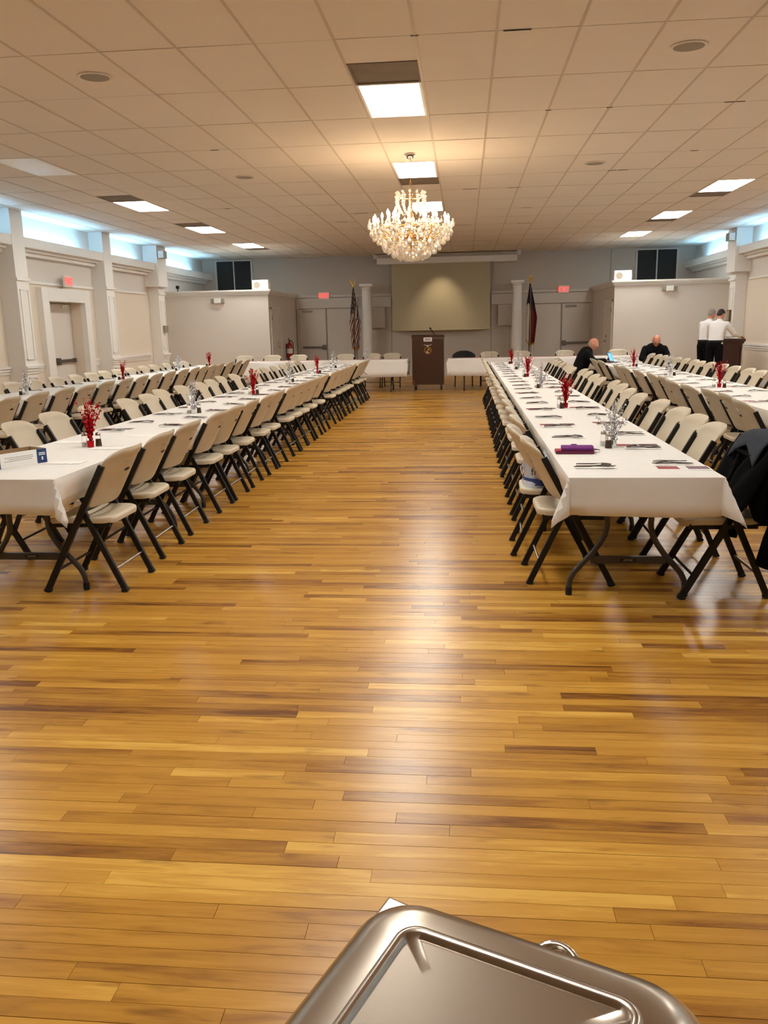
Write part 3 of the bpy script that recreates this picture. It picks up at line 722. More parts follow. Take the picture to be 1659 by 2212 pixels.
# flags
def flag_mat(kind):
    m = bpy.data.materials.new(kind+'_flag_cloth'); m.use_nodes = True; nt = m.node_tree; N = nt.nodes; L = nt.links; b = N['Principled BSDF']; b.inputs['Roughness'].default_value = .7
    tc = N.new('ShaderNodeAttribute'); tc.attribute_name = 'uvf'; sp = N.new('ShaderNodeSeparateXYZ'); L.new(tc.outputs['Vector'], sp.inputs[0])
    def cmp(sock, th, op='GREATER_THAN'):
        n = N.new('ShaderNodeMath'); n.operation = op; L.new(sock, n.inputs[0]); n.inputs[1].default_value = th; return n.outputs[0]
    def mix(f, a, c):
        n = N.new('ShaderNodeMix'); n.data_type = 'RGBA'; L.new(f, n.inputs['Factor'])
        for s, v in (('A', a), ('B', c)):
            if isinstance(v, tuple): n.inputs[s].default_value = v
            else: L.new(v, n.inputs[s])
        return n.outputs['Result']
    red, white, navy = srgb(96,16,24), srgb(186,178,168), srgb(16,20,46)
    if kind == 'striped':
        md = N.new('ShaderNodeMath'); md.operation = 'FRACT'; ml = N.new('ShaderNodeMath'); ml.operation = 'MULTIPLY'; ml.inputs[1].default_value = 6.5; L.new(sp.outputs['Y'], ml.inputs[0]); L.new(ml.outputs[0], md.inputs[0])
        stripes = mix(cmp(md.outputs[0], .5), red, white)
        vo = N.new('ShaderNodeTexVoronoi'); vo.inputs['Scale'].default_value = 13; vo.inputs['Randomness'].default_value = .15; L.new(tc.outputs['Vector'], vo.inputs['Vector'])
        star = mix(cmp(vo.outputs['Distance'], .24, 'LESS_THAN'), navy, white)
        mu = N.new('ShaderNodeMath'); mu.operation = 'MULTIPLY'; L.new(cmp(sp.outputs['X'], .42, 'LESS_THAN'), mu.inputs[0]); L.new(cmp(sp.outputs['Y'], .54, 'LESS_THAN'), mu.inputs[1])
        col = mix(mu.outputs[0], stripes, star)
    else:
        low = mix(cmp(sp.outputs['Y'], .5), white, red)
        col = mix(cmp(sp.outputs['X'], .36, 'LESS_THAN'), low, navy)
    L.new(col, b.inputs['Base Color'])
    return m
def flag(loc, kind, lab, mirror, finial):
    t = thing('flag', lab, 'flag', loc, 0, 'flags on poles by the screen')
    MB().lathe([(.014,.05),(.014,2.62)], 10).build('pole', M['mahog'], t, smooth=True)
    MB().lathe([(.17,0),(.17,.02),(.10,.045),(.03,.06),(.03,.12),(.016,.13)], 20).build('stand', M['gold'], t, smooth=True)
    if finial == 'eagle':
        mb = MB(); mb.ell((0,0,2.66), (.02,.025,.04)); mb.lathe([(.012,2.60),(.022,2.62),(.014,2.64)], 10)
        for s in (-1, 1):
            P = [(0,2.67),(.03,2.74),(.10,2.86),(.12,2.87),(.075,2.77),(.02,2.66)]
            mb.prism([(s*u, v) for u, v in P], -.006, .006, lambda u, v, d: (u, d, v))
        mb.build('finial', M['gold'], t)
    else:
        mb = MB(); mb.lathe([(.012,2.60),(.02,2.63),(.012,2.66),(.03,2.70),(.034,2.74),(.01,2.78),(.0,2.80)], 10); mb.prism([(-.03,2.74),(.05,2.79),(.05,2.84),(-.02,2.80)], -.008, .008, lambda u, v, d: (u, d, v)); mb.build('finial', M['gold'], t, smooth=True)
    # cloth: hoist along the pole, fly gathered and hanging down in pleats
    nu, nv = 30, 26; V = []; UV = []
    s = -1 if mirror else 1
    for j in range(nv):
        v = j/(nv-1)                         # 0 at top edge of cloth, 1 lowest hem
        z = 2.60 - 1.72*v
        wdt = .04 + .31*min(1, v*1.7)*(1-.35*max(0, v-.55)/.45)
        for i in range(nu):
            u = i/(nu-1)
            pl = math.sin(u*PI*5.0+v*1.5)*.045*min(1, v*2.2+.1)
            drop = .16*abs(u-.55)*v if kind == 'striped' else .42*max(0, .4-u)*v*1.2 + (.12*u*v)
            x = (u-.38)*wdt*s; zz = z + drop if v > .3 else z + drop*v/.3
            V.append((x, pl-.02, zz)); UV.append((min(1, v*.92+.06*math.sin(u*7)), u if kind != 'striped' else (u*.75+v*1.1) % 1.0 if v > .5 else u*.5+v*.6, 0))
    F = [(j*nu+i, j*nu+i+1, (j+1)*nu+i+1, (j+1)*nu+i) for j in range(nv-1) for i in range(nu-1)]
    mb = MB(); mb.add(V, F); o = mb.build('cloth', flag_mat(kind), t, smooth=True)
    at = o.data.attributes.new('uvf', 'FLOAT_VECTOR', 'POINT'); at.data.foreach_set('vector', [c for p in UV for c in p])
    so = o.modifiers.new('thick', 'SOLIDIFY'); so.thickness = .003
    hem = [V[(nv-1)*nu+i] for i in range(nu)]; mb = MB()
    for k in range(nu-1):
        a, b = hem[k], hem[k+1]; mb.add([a, b, (b[0], b[1], b[2]-.05), (a[0], a[1], a[2]-.05)], [(0,1,2,3)])
    fr = mb.build('fringe', M['gold_fringe'], t); so = fr.modifiers.new('thick', 'SOLIDIFY'); so.thickness = .004
    MB().tube([(.02*s,-.05,2.55),(.03*s,-.07,1.4),(.02*s,-.07,.95)], .006, 6).build('tassel_cord', M['gold_fringe'], t, smooth=True)
flag((-3.19, 24.5, 0), 'striped', 'stars and stripes flag on a pole with an eagle finial', False, 'eagle')
flag((1.83, 24.5, 0), 'tricolour', 'navy, white and dark red flag on a pole right of the screen', False, 'spear')

# ------------------------------------------------------------------ podium
t = thing('podium', 'walnut podium on casters between the two white head tables', 'podium', (-.87, 20.10, 0))
MB().box(-.375, .375, 0, .5, .13, 1.22).build('body', M['walnut'], t, bevel=.004)
MB().prism([(0,1.22),(.0,1.285),(.02,1.30),(.50,1.26),(.5,1.22)], -.385, .385, lambda u, v, d: (d, u, v)).build('top', M['walnut'], t)
for x in (-.31, .31):
    for yy in (.07, .43):
        mb = MB(); mb.box(x-.03, x+.03, yy-.03, yy+.03, .10, .13); mb.bar((x,yy,.10),(x,yy+.02,.045),.05,.03)
        c = mb.build('caster', M['bar'], t)
        MB().prism([(.045*math.cos(2*PI*k/16), .045*math.sin(2*PI*k/16)) for k in range(16)], x-.016, x+.016, lambda u, v, d: (d, yy+.015+u, .045+v)).build('wheel', M['rubber'], c)
MB().prism(rpoly(.20, .095, .02), -.006, 0, lambda u, v, d: (u, d, 1.19+v)).build('plaque', M['white_plas'], t)
MB().prism(rpoly(.14, .055, .008), -.0075, -.006, lambda u, v, d: (u, d, 1.19+v)).build('plaque_insert', M['grey_print'], t)
em = empty('emblem'); em.parent = t; em.location = (0, 0, .94)
mb = MB(); mb.tube([(.078*math.cos(R(110)+2*PI*k/40*.9), -.006, .078*math.sin(R(110)+2*PI*k/40*.9)) for k in range(40)], .009, 6); mb.build('ring', M['gold'], em, smooth=True)
mb = MB()
for s in (-1, 1): mb.prism([(0,.125),(s*.04,.118),(s*.075,.135),(s*.105,.14),(s*.075,.118),(s*.03,.098),(0,.095)], -.012, -.003, lambda u, v, d: (u, d, v))
mb.prism([(-.012,.12),(.012,.12),(.016,.07),(-.016,.07)], -.014, -.003, lambda u, v, d: (u, d, v)); mb.build('eagle', M['pewter'], em)
MB().prism([(.0,.055),(.03,.045),(.045,.015),(.035,-.02),(.02,-.005),(.015,.015),(-.005,-.005),(-.02,.0),(.005,.03)], -.011, -.003, lambda u, v, d: (u, d, v)).build('gold_figure', M['gold'], em)
MB().prism([(-.035,-.01),(-.01,-.02),(.01,-.03),(.02,-.055),(.0,-.095),(-.015,-.07),(-.04,-.05)], -.011, -.003, lambda u, v, d: (u, d, v)).build('white_figure', M['pewter'], em)
MB().prism([(-.375,.135),(-.29,.135),(-.36,.29),(-.375,.29)], -.003, .0, lambda u, v, d: (u, d, v)).build('worn_corner', mat('worn_wood', srgb(120,64,26), .5, var=.2), t)
mb = MB(); mb.tube([(.16,.2,1.285),(.13,.17,1.34),(.075,.12,1.42)], .009, 8); mb.tube([(.075,.12,1.42),(.06,.105,1.445),(.05,.095,1.46)], [.016,.022,.018], 10); mb.lathe([(.03,1.28),(.03,1.30),(.012,1.305)], 12, (.16,.2,0)); mb.build('microphone', M['rubber'], t, smooth=True)
# ------------------------------------------------------------------ folding chair
def make_chair():
    root = empty('folding_chair')
    railx, tilt = .228, .54
    def ry(z): return .24 - tilt*z
    # backrest: moulded shell, wraps over the posts at the top
    def hw(z):
        if z < .735: return .208
        if z < .76: return .208 + (.236-.208)*(z-.735)/.025
        return .236
    zs = [.505,.512,.53,.58,.64,.70,.735,.76,.78,.797,.812,.825,.834,.841,.845]
    def outline(z):
        w = hw(z)
        if z > .757:
            q = (z-.757)/.088; w = .236 - .135*(1-math.sqrt(max(0, 1-q*q)))
        if z < .53: w -= .03*(1-math.sqrt(max(0, 1-((.53-z)/.025)**2)))
        return w
    us = [-1,-.97,-.9,-.75,-.5,-.25,0,.25,.5,.75,.9,.97,1]
    n = len(us); m = len(zs); V = []; 
    for sidez in (0, 1):
        for z in zs:
            w = outline(z)
            for u in us:
                x = u*w; curve = -.068*(1-(x/.236)**2)
                rim = 1-max(0, (abs(u)-.9)/.1)**2
                edge = 1 - max(0, (z-.815)/.03)**2 if z > .815 else (1 - max(0, (.525-z)/.02)**2 if z < .525 else 1)
                th = .010*max(.15, rim*max(.15, edge)) + (.006 if z > .79 else 0)*max(.2, edge)
                V.append((x, ry(z)+curve+(th if sidez else -th), z))
    F = []
    for s in (0, 1):
        b = s*n*m
        for j in range(m-1):
            for i in range(n-1):
                q = (b+j*n+i, b+j*n+i+1, b+(j+1)*n+i+1, b+(j+1)*n+i); F.append(q if s == 0 else q[::-1])
    per = [i for i in range(n)] + [j*n+n-1 for j in range(1, m)] + [(m-1)*n+i for i in range(n-2, -1, -1)] + [j*n for j in range(m-2, 0, -1)]
    for k in range(len(per)):
        a, b = per[k], per[(k+1) % len(per)]; F.append((a, b, b+n*m, a+n*m))
    back = MB().add(V, F).build('backrest', M['plas'], root, smooth=True)
    mb = MB()
    mb.prism([(.034*math.cos(2*PI*k/16), .0095*math.sin(2*PI*k/16)) for k in range(16)], 0, .003, lambda u, v, d: (u, ry(.705+v)-.068*(1-(u/.236)**2)-.0105-d*.6, .705+v)); mb.build('handle_slot', M['dark'], back)
    mb = MB()
    for k in range(2): mb.box(-.055, .055, ry(.748+.012*k)-.0805, ry(.748+.012*k)-.072, .744+.012*k, .750+.012*k)
    mb.build('moulded_mark', M['plas'], back)
    # seat
    seat = MB(); rings = []
    o1 = rpoly(.405, .42, .075, 6); 
    def prof(p):
        x, y = p; return -.010*(1-(x/.2)**2)*(1 if y > -.12 else .6) - (.018*max(0, (y-.13)/.08)**2)
    levels = [(.92,-.042),(.985,-.036),(1.0,-.018),(.99,-.004),(.95,.002),(.86,.0),(.55,-.003)]
    nn = len(o1); V = []
    for sc, dz in levels:
        for (x, y) in o1:
            xx, yy = x*sc, y*sc+.015
            V.append((xx, yy, .452+dz+(prof((xx, yy)) if dz > -.02 else prof((xx, yy))*.8)))
    V.append((0, .015, .452-.013)); F = []
    for j in range(len(levels)-1):
        for i in range(nn): F.append((j*nn+i, j*nn+(i+1) % nn, (j+1)*nn+(i+1) % nn, (j+1)*nn+i))
    c = len(V)-1; b = (len(levels)-1)*nn
    for i in range(nn): F.append((b+i, b+(i+1) % nn, c))
    F.append(tuple(reversed(range(nn))))
    seat.add(V, F).build('seat', M['plas'], root, smooth=True)
    for s in (-1, 1):
        x = s*railx
        MB().bar((x, ry(.0), .004), (x*.985, ry(.758), .758), .026, .036).build('front_leg', M['black'], root, bevel=.004)
        MB().bar((x, ry(.0), .0), (x, ry(.022), .022), .030, .040).build('foot_cap', M['rubber'], root)
        MB().bar((s*.199, ry(.49)+.008, .49), (s*.199, -.238, .004), .024, .034).build('rear_leg', M['black'], root, bevel=.004)
        MB().bar((s*.199, -.238+.011, .022), (s*.199, -.238, .0), .028, .038).build('foot_cap', M['rubber'], root)
        MB().bar((s*.178, .20, .400), (s*.178, -.165, .403), .020, .030).build('seat_rail', M['black'], root, bevel=.003)
    MB().tube([(-.199, -.178, .135), (.199, -.178, .135)], .008, 8).build('rear_bar', M['chrome'], root, smooth=True)
    MB().tube([(-.228, ry(.13), .13), (.228, ry(.13), .13)], .008, 8).build('front_bar', M['black'], root, smooth=True)
    MB().tube([(-.224, ry(.485), .485), (.224, ry(.485), .485)], .009, 8).build('back_bar', M['black'], root, smooth=True)
    MB().tube([(-.19, .10, .398), (.19, .10, .398)], .008, 8).build('seat_bar', M['black'], root, smooth=True)
    return root
CH = make_chair()
first_used = [False]
def put_chair(x, y, rz, label, group, z=0):
    if not first_used[0]: o = CH; first_used[0] = True
    else: o = copy_tree(CH)
    o.location = (x, y, z); o.rotation_euler = (0, 0, rz); tag(o, label, 'chair', group); return o
ROWS = {
'AR': [(-2.206, 4.741), (-2.244, 5.444), (-2.261, 6.089), (-2.287, 6.851), (-2.33, 7.375), (-2.311, 7.967), (-2.349, 8.666), (-2.273, 9.171), (-2.311, 9.974), (-2.317, 10.479), (-2.284, 10.992), (-2.291, 11.612), (-2.303, 12.303), (-2.324, 13.363), (-2.326, 14.051), (-2.334, 14.584), (-2.336, 15.089), (-2.327, 15.594), (-2.327, 16.65), (-2.312, 17.155), (-2.307, 17.754)],
'BL': [(0.546, 4.962), (0.494, 5.571), (0.561, 6.198), (0.556, 6.801), (0.57, 7.505), (0.589, 8.113), (0.546, 8.632), (0.566, 9.379), (0.571, 9.884), (0.615, 10.524), (0.613, 11.15), (0.615, 11.919), (0.598, 12.539), (0.581, 13.178), (0.564, 13.798), (0.547, 14.52), (0.554, 15.506), (0.541, 16.152), (0.558, 17.145)],
'BR': [(1.44, 4.74), (1.466, 5.587), (1.489, 6.092), (1.506, 6.62), (1.519, 7.324), (1.478, 8.008), (1.503, 8.646), (1.549, 9.325), (1.57, 9.896), (1.512, 10.522), (1.539, 11.168), (1.565, 11.934), (1.577, 12.515), (1.477, 13.02), (1.498, 13.525), (1.518, 14.03), (1.545, 14.859), (1.522, 15.364), (1.535, 15.927), (1.547, 16.504)],
'DL': [(2.493, 7.312), (2.574, 7.982), (2.564, 8.536), (2.52, 9.15), (2.535, 9.924), (2.665, 10.646), (2.688, 11.318), (2.598, 12.176), (2.616, 13.192), (2.593, 13.747), (2.615, 15.474), (2.593, 16.281)],
'DR': [(3.75, 10.85), (3.71, 11.478), (3.746, 12.027), (3.759, 12.695), (3.778, 13.321), (3.762, 13.944), (3.748, 14.449), (3.785, 14.967), (3.786, 15.548), (3.765, 16.053), (3.746, 16.558), (3.772, 17.16), (3.78, 17.697), (3.783, 18.339)],
'AL': [(-3.22, 5.43), (-3.257, 6.101), (-3.331, 6.811), (-3.279, 7.421), (-3.221, 8.145), (-3.225, 8.735), (-3.341, 9.436), (-3.309, 10.067), (-3.264, 10.655), (-3.295, 11.24), (-3.399, 12.076), (-3.34, 12.581), (-3.375, 13.932), (-3.359, 14.63), (-3.294, 15.135), (-3.3, 15.9), (-3.323, 16.672), (-3.329, 17.553)],
'CR': [(-5.1, 8.02), (-5.105, 8.669), (-5.104, 9.304), (-5.132, 10.029), (-5.076, 10.534), (-5.157, 11.329), (-5.137, 11.957), (-5.145, 12.603), (-5.126, 13.169), (-5.151, 13.884), (-5.154, 14.592), (-5.152, 15.201), (-5.136, 15.706), (-5.127, 16.211), (-5.118, 16.716), (-5.134, 17.516), (-5.129, 18.18), (-5.084, 18.685)],
'CL': [(-6.15, 10.75), (-6.235, 11.382), (-6.24, 11.974), (-6.198, 12.611), (-6.144, 13.182), (-6.148, 13.765), (-6.148, 14.311), (-6.127, 14.816), (-6.118, 15.386), (-6.134, 16.106), (-6.121, 16.65), (-6.135, 17.418), (-6.114, 18.025), (-6.118, 18.53)],
}
RN = {'AR': (PI/2, 'aisle side of the left aisle table'), 'AL': (-PI/2, 'outer side of the left aisle table'), 'BL': (-PI/2, 'aisle side of the right aisle table'), 'BR': (PI/2, 'outer side of the right aisle table'),
      'CR': (PI/2, 'near side of the far-left table'), 'CL': (-PI/2, 'wall side of the far-left table'), 'DL': (-PI/2, 'near side of the far-right table'), 'DR': (PI/2, 'wall side of the far-right table')}
crn = random.Random(21)
for k, L in ROWS.items():
    rz, nm = RN[k]
    for i, (x, y) in enumerate(L):
        x += {'BL':.07,'BR':-.07,'DL':.06,'DR':-.06,'AL':.04,'AR':-.02,'CR':-.03,'CL':.03}[k]
        if k == 'BR' and i == 0: x = 1.42
        xt = {'A':-2.57,'B':.905,'C':-5.64,'D':2.96}[k[0]]
        x = xt + math.copysign(max(abs(x-xt), .29), x-xt)
        lab = 'cream folding chair, %s from the near end, %s' % (ordn(i), nm)
        if k == 'BR' and i == 0: lab = 'cream folding chair under the draped black jacket, front right'
        put_chair(x, y, rz + crn.uniform(-.035, .035), lab, 'cream folding chairs along the '+nm)
for i, (x, w) in enumerate(((-5.70,'farthest left'),(-4.96,'second from the left'),(-4.27,'third from the left'),(-3.05,'beside the striped flag'),(-2.36,'left of the column base'),(-1.85,'just left of the podium'),(.62,'second right of the podium'),(1.42,'behind the farthest red centerpiece'),(2.50,'between the right doors and the seated man'),(3.80,'farthest right'))):
    put_chair(x, 21.35, PI, 'cream folding chair behind the head tables, '+w, 'cream folding chairs behind the head tables')
put_chair(2.10, 16.88, -PI/2-.05, 'cream folding chair that the man with the tablet sits on', 'cream folding chairs the men sit on')
put_chair(4.16, 19.05, PI, 'cream folding chair that the man facing the camera sits on', 'cream folding chairs the men sit on')
# black padded chair behind the head table
t = thing('black_chair', 'black rounded chair behind the right head table, beside the podium', 'chair', (-.02, 21.35, 0), PI)
def bk(u, v):
    x = (u-.5)*.56; top = .87-.10*(abs(u-.5)*2)**3; z = .50+(top-.50)*v; return (x, -.22-.06*v+.10*(abs(u-.5)*2)**2, z)
o = MB().grid(bk, 13, 8).build('backrest', M['rubber'], t, smooth=True); so = o.modifiers.new('thick','SOLIDIFY'); so.thickness = .05; so.offset = 0
MB().prism(rpoly(.50,.48,.08), .41, .47, lambda u, v, d: (u, v, d)).build('seat', M['blackcloth'], t, bevel=.01)
for x in (-.22,.22):
    for y in (-.2,.2): MB().tube([(x,y,0),(x*.95,y*.95,.41)], .013, 8).build('leg', M['black'], t, smooth=True)
MB().box(-.06,.06,-.262,-.255,.70,.78).build('label_patch', M['grey_print'], t)

# ------------------------------------------------------------------ tables
def make_table(length):
    root = empty('folding_table'); L = length/2; w = .37
    MB().prism(rpoly(2*w, 2*L-.01, .05, 4), .69, .735, lambda u, v, d: (u, v, d)).build('table_top', M['tabletop'], root, bevel=.006)
    for s in (-1, 1):
        yy = s*(L-.37)
        for q in (-1, 1):
            P = [(q*.118,yy,.69),(q*.118,yy,.50),(q*.118,yy,.40),(q*.128,yy,.35),(q*.155,yy,.30),(q*.20,yy,.235),(q*.255,yy,.175),(q*.292,yy,.13),(q*.312,yy,.09),(q*.318,yy,.05),(q*.318,yy,.02)]
            lg = MB().tube(P, .0165, 10).build('leg', M['tleg'], root, smooth=True)
            MB().lathe([(.0185,0),(.0185,.045)], 12, (q*.318, yy, 0)).build('foot_cap', M['rubber'], lg, smooth=True)
        cb = MB().box(-.205, .205, yy-.010, yy+.010, .185, .228).build('cross_plate', M['tleg'], root, bevel=.003)
        for f in (-1,):
            pl = MB().prism(rpoly(.085, .02, .004), -.0115, -.010, lambda u, v, d: (u, yy+d, .2065+v)).build('maker_plate', M['rubber'], cb)
            text_obj('lettering', 'LIFETIME', .0135, M['pewter'], cb, (0, yy-.0118, .2065), (PI/2, 0, 0), .0003)
        MB().tube([(0, s*(L-.95), .67), (0, s*(L-.60), .60)], .009, 8).build('brace', M['tleg'], root, smooth=True)
        mb = MB()
        for q in (-1, 1): mb.tube([(0, s*(L-.62), .605), (q*.05, s*(L-.56), .60), (q*.118, yy, .545)], .008, 8)
        mb.build('brace_fork', M['tleg'], root, smooth=True)
        MB().lathe([(.02,-.012),(.02,.012)], 12, (0, s*(L-.61), .60)).build('brace_pivot', M['tleg'], root)
    return root
def table_row(xc, y0, y1, n, nm):
    ln = (y1-y0)/n; base = None
    for i in range(n):
        if base is None: o = base = make_table(ln)
        else: o = copy_tree(base)
        o.location = (xc, y0+ln*(i+.5), 0)
        tag(o, 'plastic folding table under white paper, %s from the near end of the %s' % (ordn(i), nm), 'table', 'folding tables of the '+nm)
def cloth(xc, yc, lx, ly, ox, oy, name, label, group=None, matk='cloth', seed=1, zt=.738, fold=.012, sub=1.0, tuck=False):
    """table cover: lx x ly table top, overhang ox / oy"""
    rn = random.Random(seed); ph = [rn.uniform(0, 6.28) for _ in range(8)]
    def ax(half, ov, step, extra):
        a = [half*k/extra for k in range(-extra, extra+1)]; b = [half+ov*f for f in (.04,.12,.25,.45,.7,1.0)]
        return [-v for v in reversed(b)] + a + b
    xs = ax(lx/2, ox, 0, max(4, int(lx*6*sub))); ys = ax(ly/2, oy, 0, max(4, int(ly*6*sub)))
    V = []
    for y in ys:
        for x in xs:
            dx, dy = max(0, abs(x)-lx/2), max(0, abs(y)-ly/2); sx, sy = (1 if x > 0 else -1), (1 if y > 0 else -1)
            bx_, by_ = max(-lx/2, min(lx/2, x)), max(-ly/2, min(ly/2, y))
            r = math.hypot(dx, dy)
            if r == 0:
                V.append((x, y, zt+.0012*math.sin(x*9+ph[0])*math.sin(y*3.1+ph[1]))); continue
            fi = math.atan2(dy, dx); k = .05 + .42*math.sin(2*fi)**1.5
            wv = fold*(math.sin(by_*5.1+ph[2])+.6*math.sin(by_*11.3+ph[3])) if dx > 0 and dy == 0 else (fold*(math.sin(bx_*6.3+ph[4])+.5*math.sin(bx_*15+ph[5])) if dy > 0 and dx == 0 else 0)
            rr = r; out = .006 + rr*k + wv*min(1, rr/.1)
            if tuck and dx > 0 and dy == 0: out = .006 - .36*max(0, rr-.05) + wv*.5*min(1, rr/.1)
            z = zt - max(0, rr-.01)*math.sqrt(max(0, 1-k*k)) + (.006*math.sin((by_ if dx > 0 else bx_)*4+ph[6]))*min(1, rr/.2)
            V.append((bx_+sx*out*math.cos(fi), by_+sy*out*math.sin(fi), z))
    nx = len(xs); F = [(j*nx+i, j*nx+i+1, (j+1)*nx+i+1, (j+1)*nx+i) for j in range(len(ys)-1) for i in range(nx-1)]
    o = MB().add(V, F).build(name, M[matk], None, smooth=True, loc=(xc, yc, 0)); tag(o, label, 'tablecloth', group)
    so = o.modifiers.new('thick', 'SOLIDIFY'); so.thickness = .0015; so.offset = 1
    return o
TAB = {'A': (-2.57, 4.20, 18.0, 6), 'B': (.905, 4.20, 17.65, 6), 'C': (-5.64, 6.9, 18.6, 5), 'D': (2.96, 6.3, 18.6, 5)}
TN = {'A':'left aisle row','B':'right aisle row','C':'far-left row','D':'far-right row'}
CN = {'A':'long white paper cover on the left aisle table row','B':'long white paper cover on the right aisle table row','C':'long white paper cover on the far-left table row','D':'long white paper cover on the far-right table row'}
for k, (xc, y0, y1, n) in TAB.items():
    table_row(xc, y0, y1, n, TN[k])
    cloth(xc, (y0+y1)/2, .75, y1-y0, .20, .205, 'tablecloth', CN[k], 'white paper table covers', seed=ord(k), tuck=True)
# head tables
def head_table(x0, x1, y0, y1, n, side):
    base = None; ln = (x1-x0)/n
    for i in range(n):
        o = make_table(ln) if base is None else copy_tree(base); base = base or o
        o.location = (x0+ln*(i+.5), (y0+y1)/2, 0); o.rotation_euler = (0,0,PI/2)
        tag(o, 'folding table under the linen, %s from the %s of the %s head table' % (ordn(i), 'left end', side), 'table', 'folding tables of the head table')
    cloth((x0+x1)/2, (y0+y1)/2, x1-x0, y1-y0, .09, .40, 'tablecloth', 'white linen cloth on the head table %s of the podium' % side, 'linen cloths on the head tables', 'linen', seed=int(x0*10)+100, fold=.02)
    def rf(u, v):
        x = x0+.05+(x1-x0-.1)*u; return (x-(x0+x1)/2, -.10+.16*v, .7415+.0008*math.sin(x*7))
    r = MB().grid(rf, 30, 3).build('table_runner', M['pink'], None, loc=((x0+x1)/2, (y0+y1)/2+.2, 0)); so = r.modifiers.new('thick','SOLIDIFY'); so.thickness = .0015; so.offset = 1
    tag(r, 'pink runner along the back of the head table %s of the podium' % side, 'table runner', 'pink runners')
head_table(-5.30, -1.36, 19.70, 20.46, 2, 'left')
head_table(-.38, 4.10, 19.72, 20.48, 2, 'right')

# ------------------------------------------------------------------ place settings
ZT = .7405
def flat(mb, poly, z0, z1, bend=None):
    mb.prism(poly, z0, z1, lambda u, v, d: (u, v, d + (bend(u) if bend else 0)))
def m_fork():
    P = [(-.095,-.006),(-.02,-.003),(.03,-.003),(.045,-.011),(.06,-.012)]
    poly = P+[(.095,-.012),(.095,-.009),(.066,-.008),(.066,-.0045),(.095,-.0045),(.095,-.0015),(.066,-.001),(.066,.0025),(.095,.0025),(.095,.006),(.066,.0065),(.066,.009),(.095,.009),(.095,.012)]+[(x,-y) for x, y in reversed(P)]
    mb = MB(); bend = lambda u: .004+.016*max(0,(u+.04)/.09)**2 if u < .05 else .020-.22*(u-.05)
    flat(mb, [(x*1.08,y*1.15) for x,y in poly], 0, .003, bend); return mb.mesh('fork', M['cutlery'])
def m_knife():
    poly = [(-.105,-.008),(-.01,-.006),(.0,-.008),(.08,-.009),(.105,-.002),(.10,.008),(.0,.008),(-.01,.006),(-.105,.008)]
    mb = MB(); flat(mb, poly, .001, .004); return mb.mesh('knife', M['cutlery'])
def m_spoon():
    poly = [(-.09,-.007),(-.01,-.0025),(.035,-.003)]+[(.062+.026*math.cos(a), .018*math.sin(a)) for a in [R(200+20*k) for k in range(17)]]+[(.035,.003),(-.01,.0025),(-.09,.007)]
    mb = MB(); bend = lambda u: .003+.006*max(0,(u+.02)/.06)**2 if u < .04 else .009-.09*(u-.04)
    flat(mb, [(x*1.05,y*1.1) for x,y in poly], .001, .004, bend); return mb.mesh('spoon', M['cutlery'])
def m_napkin():
    mb = MB(); n = 9; V = []; F = []
    for j in range(5):
        for i in range(n):
            u, v = i/(n-1)-.5, j/4-.5
            sc = .004*math.cos(u*2*PI*4) if j in (0,4) else 0
            V.append((u*.22, v*.10+sc*(1 if j == 4 else -1), .0012+.0015*abs(math.sin(u*9+v*5))))
    F = [(j*n+i, j*n+i+1, (j+1)*n+i+1, (j+1)*n+i) for j in range(4) for i in range(n-1)]
    b = len(V); V += [(x,y,0) for x,y,z in V]; F += [tuple(b+k for k in reversed(f)) for f in list(F)]
    per = list(range(n))+[j*n+n-1 for j in range(1,5)]+[4*n+i for i in range(n-2,-1,-1)]+[j*n for j in range(3,0,-1)]
    F += [(per[k], per[(k+1)%len(per)], per[(k+1)%len(per)]+b, per[k]+b) for k in range(len(per))]
    return mb.add(V, F).mesh('napkin', M['napkin'])
ME = {'fork': m_fork(), 'knife': m_knife(), 'spoon': m_spoon(), 'napkin': m_napkin()}
sheet = MB().box(-.14,.14,-.07,.07,0,.0008).mesh('sheet', M['paper'])
prA = MB().box(-.055,.055,-.045,.045,.0008,.0012).mesh('printed_block', M['red_print'])
prB = MB().box(-.055,.055,-.045,.045,.0008,.0012).mesh('printed_block', M['mauve_print'])
lines = MB()
for k in range(4): lines.box(-.018,.018,-.03+.018*k,-.027+.018*k,.0008,.0010)
lines = lines.mesh('printed_lines', M['grey_print'])
def item(kind, me, loc, rz, label, cat, group):
    o = bpy.data.objects.new(kind, me); COL.objects.link(o); o.location = loc; o.rotation_euler = (0,0,rz); return tag(o, label, cat, group)
def setting(x, y, face, idx, where, cut=True, bro=None, rn=None, n_items=3):
    """face=+1: diner sits at -x side and handles point to -x"""
    base = 0 if face > 0 else PI
    item('napkin', ME['napkin'], (x, y, ZT), base+rn.uniform(-.08,.08), 'white napkin, %s setting from the near end, %s' % (ordn(idx), where), 'napkin', 'napkins on the '+where)
    if cut:
        a = rn.uniform(-.06,.06)
        for q, kd in enumerate(('fork','knife','spoon')[:n_items]):
            item(kd, ME[kd], (x+rn.uniform(-.012,.012), y+(q-1)*.042+rn.uniform(-.006,.006), ZT+.003+(.0 if q != 1 else .001)), base+a+rn.uniform(-.17,.17), 'steel %s, %s setting from the near end, %s' % (kd, ordn(idx), where), kd, kd+'s on the '+where)
    if bro is not None:
        t = thing('brochure', 'printed brochure, %s setting from the near end, %s' % (ordn(idx), where), 'brochure', (x+bro[0], y+bro[1], ZT+.0002), rn.uniform(-.05,.05), 'brochures on the '+where)
        plain('sheet', sheet, t); plain('printed_block', prA, t, (-.075,0,0)); plain('printed_block', prB, t, (.078,.004,0)); plain('printed_lines', lines, t, (.002,0,0))
srn = random.Random(12)
